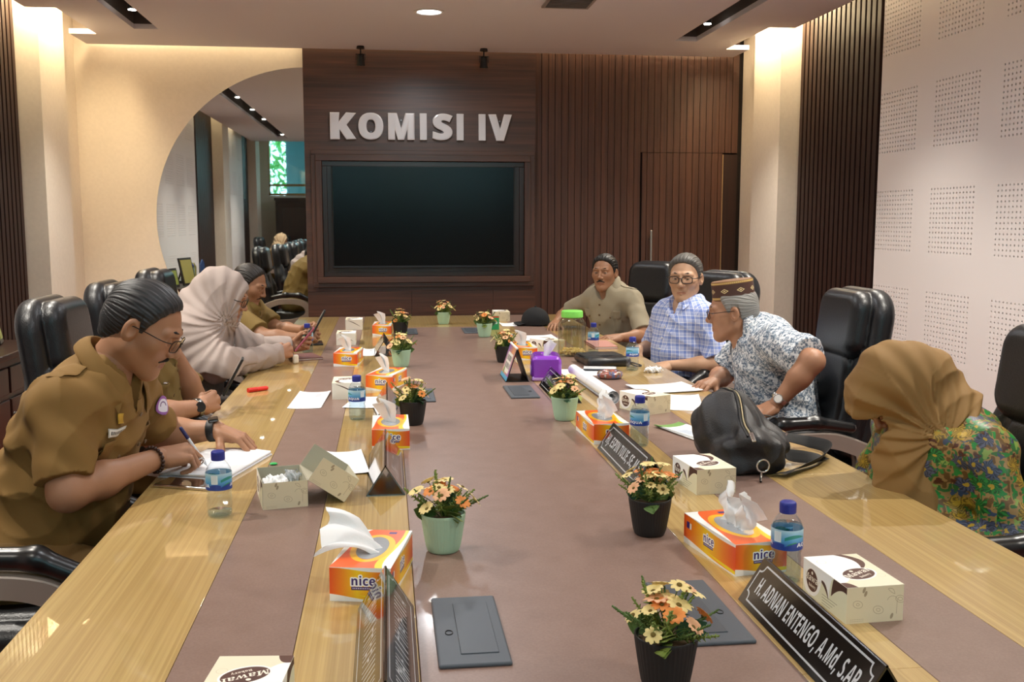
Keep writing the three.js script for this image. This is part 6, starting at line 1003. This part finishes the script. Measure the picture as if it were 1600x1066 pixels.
// man in the olive shirt at the far right
person({
  label: 'man with moustache in an olive grey shirt at the far right', F: [-0.78, 0, 0.62], skin: SK.b, fat: 0.85, arm: 0.92,
  J: { pel: [1.5, 0.58, -6.38], bel: [1.475, 0.74, -6.34], che: [1.45, 0.875, -6.31], nek: [1.425, 1.005, -6.28], shR: [1.33, 0.95, -6.40], shL: [1.535, 0.95, -6.14], elR: [1.19, 0.835, -6.60], wrR: [1.09, 0.79, -6.42], elL: [1.565, 0.745, -5.97], wrL: [1.38, 0.755, -5.84] },
  head: { c: [1.372, 1.122, -6.25], f: [-0.52, -0.04, 0.85], gaze: [0.15, -0.05, 1], wide: 0.96, s: 0.93 }, hair: { color: 0x15120f, thick: 0.011, quiff: 0.004 }, moustache: 0x1a1512,
  shirt: { mat: olive, sleeve: 0.85, r0: 0.056, r1: 0.064, collar: true, placket: true, pockets: [1, -1], epaulettes: true, amp: 0.006, seed: 11, open: 0.09 }, trousers: 0x4f4a40,
  hands: { R: { dir: [-0.3, -0.1, 0.95], back: [0, 1, 0.1], curl: CURL.relax }, L: { dir: [-0.9, -0.05, 0.3], back: [0.1, 0.9, 0.3], curl: CURL.relax } },
});
// man in the plaid shirt
const plaidTex = dataTex(256, 256, (u, v) => { const st = t => { t = (t * 4) % 1; return t < 0.14 ? -0.75 : t < 0.2 ? 0.5 : t < 0.52 ? 0.1 : t < 0.6 ? -0.55 : 0.75; }, a = st(u), b = st(v), k = clamp((a + b) * 0.34 + 0.36, 0, 1), n = 8 * (vnoise(u * 128, v * 128, 128, 128, 9) - 0.5); return [lerp(238, 104, k) + n, lerp(240, 130, k) + n, lerp(250, 206, k) + n]; });
person({
  label: 'grey-haired man with glasses in a blue plaid shirt', F: [-0.86, 0, 0.5], skin: SK.c, fat: 0.95, arm: 0.95,
  J: { pel: [1.52, 0.58, -5.14], bel: [1.545, 0.745, -5.12], che: [1.56, 0.87, -5.11], nek: [1.568, 0.998, -5.11], shR: [1.48, 0.948, -5.235], shL: [1.645, 0.948, -4.965], elR: [1.45, 0.745, -5.38], wrR: [1.33, 0.765, -5.2], elL: [1.655, 0.725, -4.87], wrL: [1.43, 0.715, -4.94] },
  head: { c: [1.55, 1.15, -5.1], f: [-0.5, -0.06, 0.86], gaze: [0.1, 0, 1] }, hair: { color: 0x55534f, thick: 0.013, quiff: 0.003, browColor: 0x3a3632 }, glasses: { color: 0x161618, r: 0.0023 },
  shirt: { mat: std(0xffffff, 0.85, { map: rep(plaidTex, 7, 7), ...clothBump }), sleeve: 0.88, r0: 0.058, r1: 0.068, collar: true, placket: true, amp: 0.006, seed: 13, button: 0xdfe3ee, cell: 0.007, pockets: [] }, trousers: 0x2b2f3a,
  hands: { R: { dir: [-0.7, -0.2, 0.6], back: [-0.2, 0.95, 0.1], curl: CURL.relax }, L: { dir: [-0.93, -0.15, 0.1], back: [0, 0.9, 0.4], curl: CURL.relax } },
});
// man in the woven hat
const batikTex = dataTex(256, 256, (u, v) => { const a = vnoise(u * 22, v * 22, 22, 22, 5), b = vnoise(u * 44, v * 44, 44, 44, 6), c = vnoise(u * 8, v * 8, 8, 8, 7), e = Math.abs(a - 0.5) < 0.055 || (Math.abs(b - 0.48) < 0.075 && c > 0.4) || a > 0.74; return e ? [70 + 30 * c, 86 + 30 * c, 106 + 30 * c] : a > 0.6 ? [170, 184, 198] : [222, 225, 229]; });
person({
  label: 'man in a patterned woven cap and blue-white batik shirt leaning on his arm', F: [-0.84, 0, -0.5], skin: SK.d, fat: 1.05,
  J: { pel: [1.67, 0.58, -3.98], bel: [1.63, 0.73, -3.99], che: [1.59, 0.865, -4.0], nek: [1.515, 0.985, -4.03], shL: [1.545, 0.955, -3.81], shR: [1.62, 0.945, -4.2], elL: [1.60, 0.92, -3.60], wrL: [1.475, 0.745, -3.645], elR: [1.48, 0.765, -4.27], wrR: [1.37, 0.775, -4.06] },
  head: { c: [1.432, 1.07, -4.04], f: [-0.93, -0.14, -0.34], gaze: [0, 0, 1], wide: 1.0, s: 0.95 }, hair: { color: 0x8a8884, thick: 0.009, browColor: 0x6a6560 }, glasses: { color: 0x232325, r: 0.0015, metal: 0.5 },
  shirt: { mat: std(0xffffff, 0.85, { map: rep(batikTex, 8, 8), ...clothBump }), sleeve: 0.84, r0: 0.08, r1: 0.088, collar: true, placket: true, amp: 0.008, seed: 15, button: 0xd8dde4, cell: 0.007, hem: 0.52 }, trousers: 0x2a2a2e,
  hands: { L: { dir: [-0.75, -0.25, 0.25], back: [-0.1, 0.95, 0.3], curl: CURL.flat, thumb: [0.9, 0.3, 0.1] }, R: { dir: [-0.75, -0.1, 0.6], back: [0, 0.95, 0.2], curl: CURL.relax } },
  extra: c => {
    const ht = canvasTex(512, 128, (k, W, H) => { k.fillStyle = '#4a2f26'; k.fillRect(0, 0, W, H); for (let i = 0; i < 90; i++) { k.fillStyle = i % 2 ? '#59392e' : '#40271f'; k.fillRect(0, i * 1.5, W, 1); } k.fillStyle = '#b58f4c'; k.fillRect(0, 0, W, 16); k.fillRect(0, H - 24, W, 16); k.fillStyle = '#e0c890'; for (let i = 0; i < 64; i++) { k.fillRect(i * 8, 5, 5, 5); k.fillRect(i * 8, H - 18, 5, 4); } k.fillStyle = '#6e4a30'; k.fillRect(0, H - 8, W, 8); k.strokeStyle = '#e6d29a'; k.lineWidth = 4; for (let i = 0; i < 8; i++) { const x = 32 + i * 64; k.beginPath(); k.moveTo(x - 14, 62); k.lineTo(x, 48); k.lineTo(x + 14, 62); k.lineTo(x, 76); k.closePath(); k.stroke(); k.fillStyle = '#e6d29a'; k.fillRect(x - 4, 58, 8, 8); } });
    const m = new THREE.Group(); m.name = 'woven_cap'; c.t.add(m); m.applyMatrix4(c.hm); m.position.set(...c.hp(0, 0.058, -0.016));
    const side = cyl(0.081, 0.083, 0.08, 64, true).translate(0, 0.039, 0).scale(0.94, 1, 1.12); add('cap_band', side, std(0xffffff, 0.6, { map: ht }), m); add('cap_top', lathe([[0, 0.086], [0.05, 0.085], [0.077, 0.083], [0.081, 0.079], [0.079, 0.07], [0, 0.074]], 64).scale(0.94, 1, 1.12), std(0x7a5638, 0.65), m);
    band(c, 'L', 0.86, 0.032, 0.004, 0.02, M.metal, 'watch_bracelet'); const ax = vnorm(vsub(c.J.wrL, c.J.elL)), n = vnorm(vcross(vcross(ax, [-0.5, 0.3, 0.8]), ax)), w = add('watch_case', cyl(0.018, 0.018, 0.009, 24), M.chrome, c.t, vadd(vmix(c.J.elL, c.J.wrL, 0.86), n, 0.034)); w.quaternion.setFromUnitVectors(V(0, 1, 0), V(...n)); add('watch_dial', cyl(0.0145, 0.0145, 0.001, 24).translate(0, 0.0052, 0), M.white, w);
  },
});
// woman in the brown hijab and floral dress
const floralTex = dataTex(384, 384, (u, v) => {
  const wu = u + 0.05 * (vnoise(u * 9, v * 9, 9, 9, 31) - 0.5) + 0.026 * (vnoise(u * 40, v * 40, 40, 40, 32) - 0.5), wv = v + 0.05 * (vnoise(u * 9, v * 9, 9, 9, 33) - 0.5) + 0.026 * (vnoise(u * 40, v * 40, 40, 40, 34) - 0.5);
  const P = (s, n) => { const x = wu * n, y = wv * n; let best = 9, id = 0, ang = 0; for (let i = -1; i <= 1; i++) for (let j = -1; j <= 1; j++) { const cx = Math.floor(x) + i, cy = Math.floor(y) + j, mx = ((cx % n) + n) % n, my = ((cy % n) + n) % n, hx = hash(mx, my, s), hy = hash(mx, my, s + 1), dx = x - cx - 0.2 - 0.6 * hx, dy = y - cy - 0.2 - 0.6 * hy, d = Math.hypot(dx, dy); if (d < best) { best = d; id = hash(mx, my, s + 2); ang = Math.atan2(dy, dx); } } return [best, id, ang]; };
  const [d, id, a] = P(3, 5), r = 0.36 + 0.06 * Math.cos(a * 6), [d2, id2, a2] = P(8, 11);
  if (d < 0.1) return [206, 176, 60]; if (d < r) { const k = 0.85 + 0.25 * Math.cos(a * 12 + d * 20); return id < 0.45 ? [92 * k, 104 * k, 140 * k] : id < 0.75 ? [52 * k, 150 * k, 70 * k] : [188 * k, 160 * k, 60 * k]; }
  if (d2 < 0.3 + 0.1 * Math.cos(a2 * 3)) return id2 < 0.5 ? [40, 158, 74] : id2 < 0.7 ? [96, 52, 34] : id2 < 0.85 ? [150, 190, 96] : [70, 92, 130];
  const gn = vnoise(u * 30, v * 30, 30, 30, 35); return gn > 0.62 ? [120, 92, 50] : gn < 0.3 ? [60, 128, 66] : [178, 148, 96];
});
const brownVeil = std(0x93703f, 0.8, clothBump);
person({
  label: 'woman in a brown hijab and green floral dress bowing her head', F: [-1, 0, 0.06], skin: SK.d, fat: 1.05,
  J: { pel: [1.5, 0.58, -2.5], bel: [1.49, 0.71, -2.5], che: [1.475, 0.80, -2.5], nek: [1.44, 0.92, -2.5], shL: [1.495, 0.855, -2.315], shR: [1.475, 0.855, -2.69], elL: [1.535, 0.66, -2.23], wrL: [1.36, 0.63, -2.36], elR: [1.43, 0.66, -2.79], wrR: [1.34, 0.64, -2.6] },
  head: { c: [1.352, 1.0, -2.5], f: [-0.66, -0.75, 0.06], gaze: [0, -0.3, 1], s: 0.98, lid: -0.006 }, lip: 0.75,
  shirt: { name: 'dress', mat: phy(0xe2dace, 0.4, { map: rep(floralTex, 3.6, 3.6), sheen: 0.5, ...clothBump }), long: true, vee: false, amp: 0.011, seed: 17, inflate: 0.02, cuff: 0.05, cell: 0.007, hem: 0.46 }, trousers: 0x5d6a38,
  hands: { L: { dir: [-0.8, -0.1, -0.4], back: [0, 0.95, 0.2], curl: CURL.relax }, R: { dir: [-0.8, -0.1, 0.3], back: [0, 0.95, 0.1], curl: CURL.relax } },
  extra: c => {
    const { J, front, hp, loc } = c; const g = veil(c, { amp: 0.007, seed: 3, brim: true, open: 0.07, reach: () => [loc([1.3, 0.62, -2.45]), J.che, J.shL, J.shR, loc([1.5, 0.95, -2.5])], cell: 0.006, cover: () => [cap(hp(0, 0.05, 0.03), hp(0, 0.052, 0.1), 0.07, 0.024)],
      drape: () => [cap(loc([1.315, 0.86, -2.47]), loc([1.365, 0.66, -2.45]), 0.045, 0.07), cap(loc([1.36, 0.86, -2.42]), loc([1.385, 0.66, -2.40]), 0.055, 0.07), cap(hp(0, -0.02, -0.07), loc([1.5, 0.9, -2.48]), 0.085, 0.085), cap(J.nek, vmix(J.nek, J.shL, 0.7), 0.075, 0.06), cap(J.nek, vmix(J.nek, J.shR, 0.7), 0.075, 0.06)] });
    add('hijab', boxUV(g), brownVeil, c.t);
  },
});
// woman by the rear desk, seen only in the mirror
person({
  label: 'woman in a cream hijab and tan uniform at the rear desk, seen in the mirror', F: [1, 0, 0], skin: SK.d, fat: 1, cell: 0.014,
  J: { pel: [-1.83, 0.58, 0.4], che: [-1.81, 0.86, 0.4], nek: [-1.78, 0.99, 0.4], shR: [-1.79, 0.93, 0.58], shL: [-1.79, 0.93, 0.22], elR: [-1.71, 0.8, 0.65], wrR: [-1.5, 0.79, 0.52], elL: [-1.71, 0.8, 0.15], wrL: [-1.5, 0.79, 0.28] },
  head: { c: [-1.74, 1.115, 0.4], f: [0.95, -0.25, -0.2], s: 0.97, cell: 0.006 },
  shirt: { name: 'tunic', mat: khaki, long: true, vee: false, cell: 0.012 }, trousers: 0x6f6030,
  hands: { R: { dir: [0.9, -0.05, -0.3], back: [0, 1, 0], curl: CURL.relax }, L: { dir: [0.9, -0.05, 0.3], back: [0, 1, 0], curl: CURL.relax } },
  extra: c => { const { J, front } = c; add('hijab', boxUV(veil(c, { amp: 0.006, seed: 5, cell: 0.011, reach: () => [J.shL, J.shR, J.che], drape: () => [cap(J.nek, vadd(J.che, front, 0.04), 0.085, 0.11), cap(J.nek, vadd(J.che, front, -0.06), 0.085, 0.11)] })), std(0xcdb08c, 0.8, clothBump), c.t); },
});
{ const cs = copyOf(chair0, 'executive_chair', 'black leather chair under the woman at the rear desk, seen in the mirror', [-1.81, 0, 0.4], PI / 2); cs.userData.group = chair0.userData.group; }
renderer.render(scene, camera);
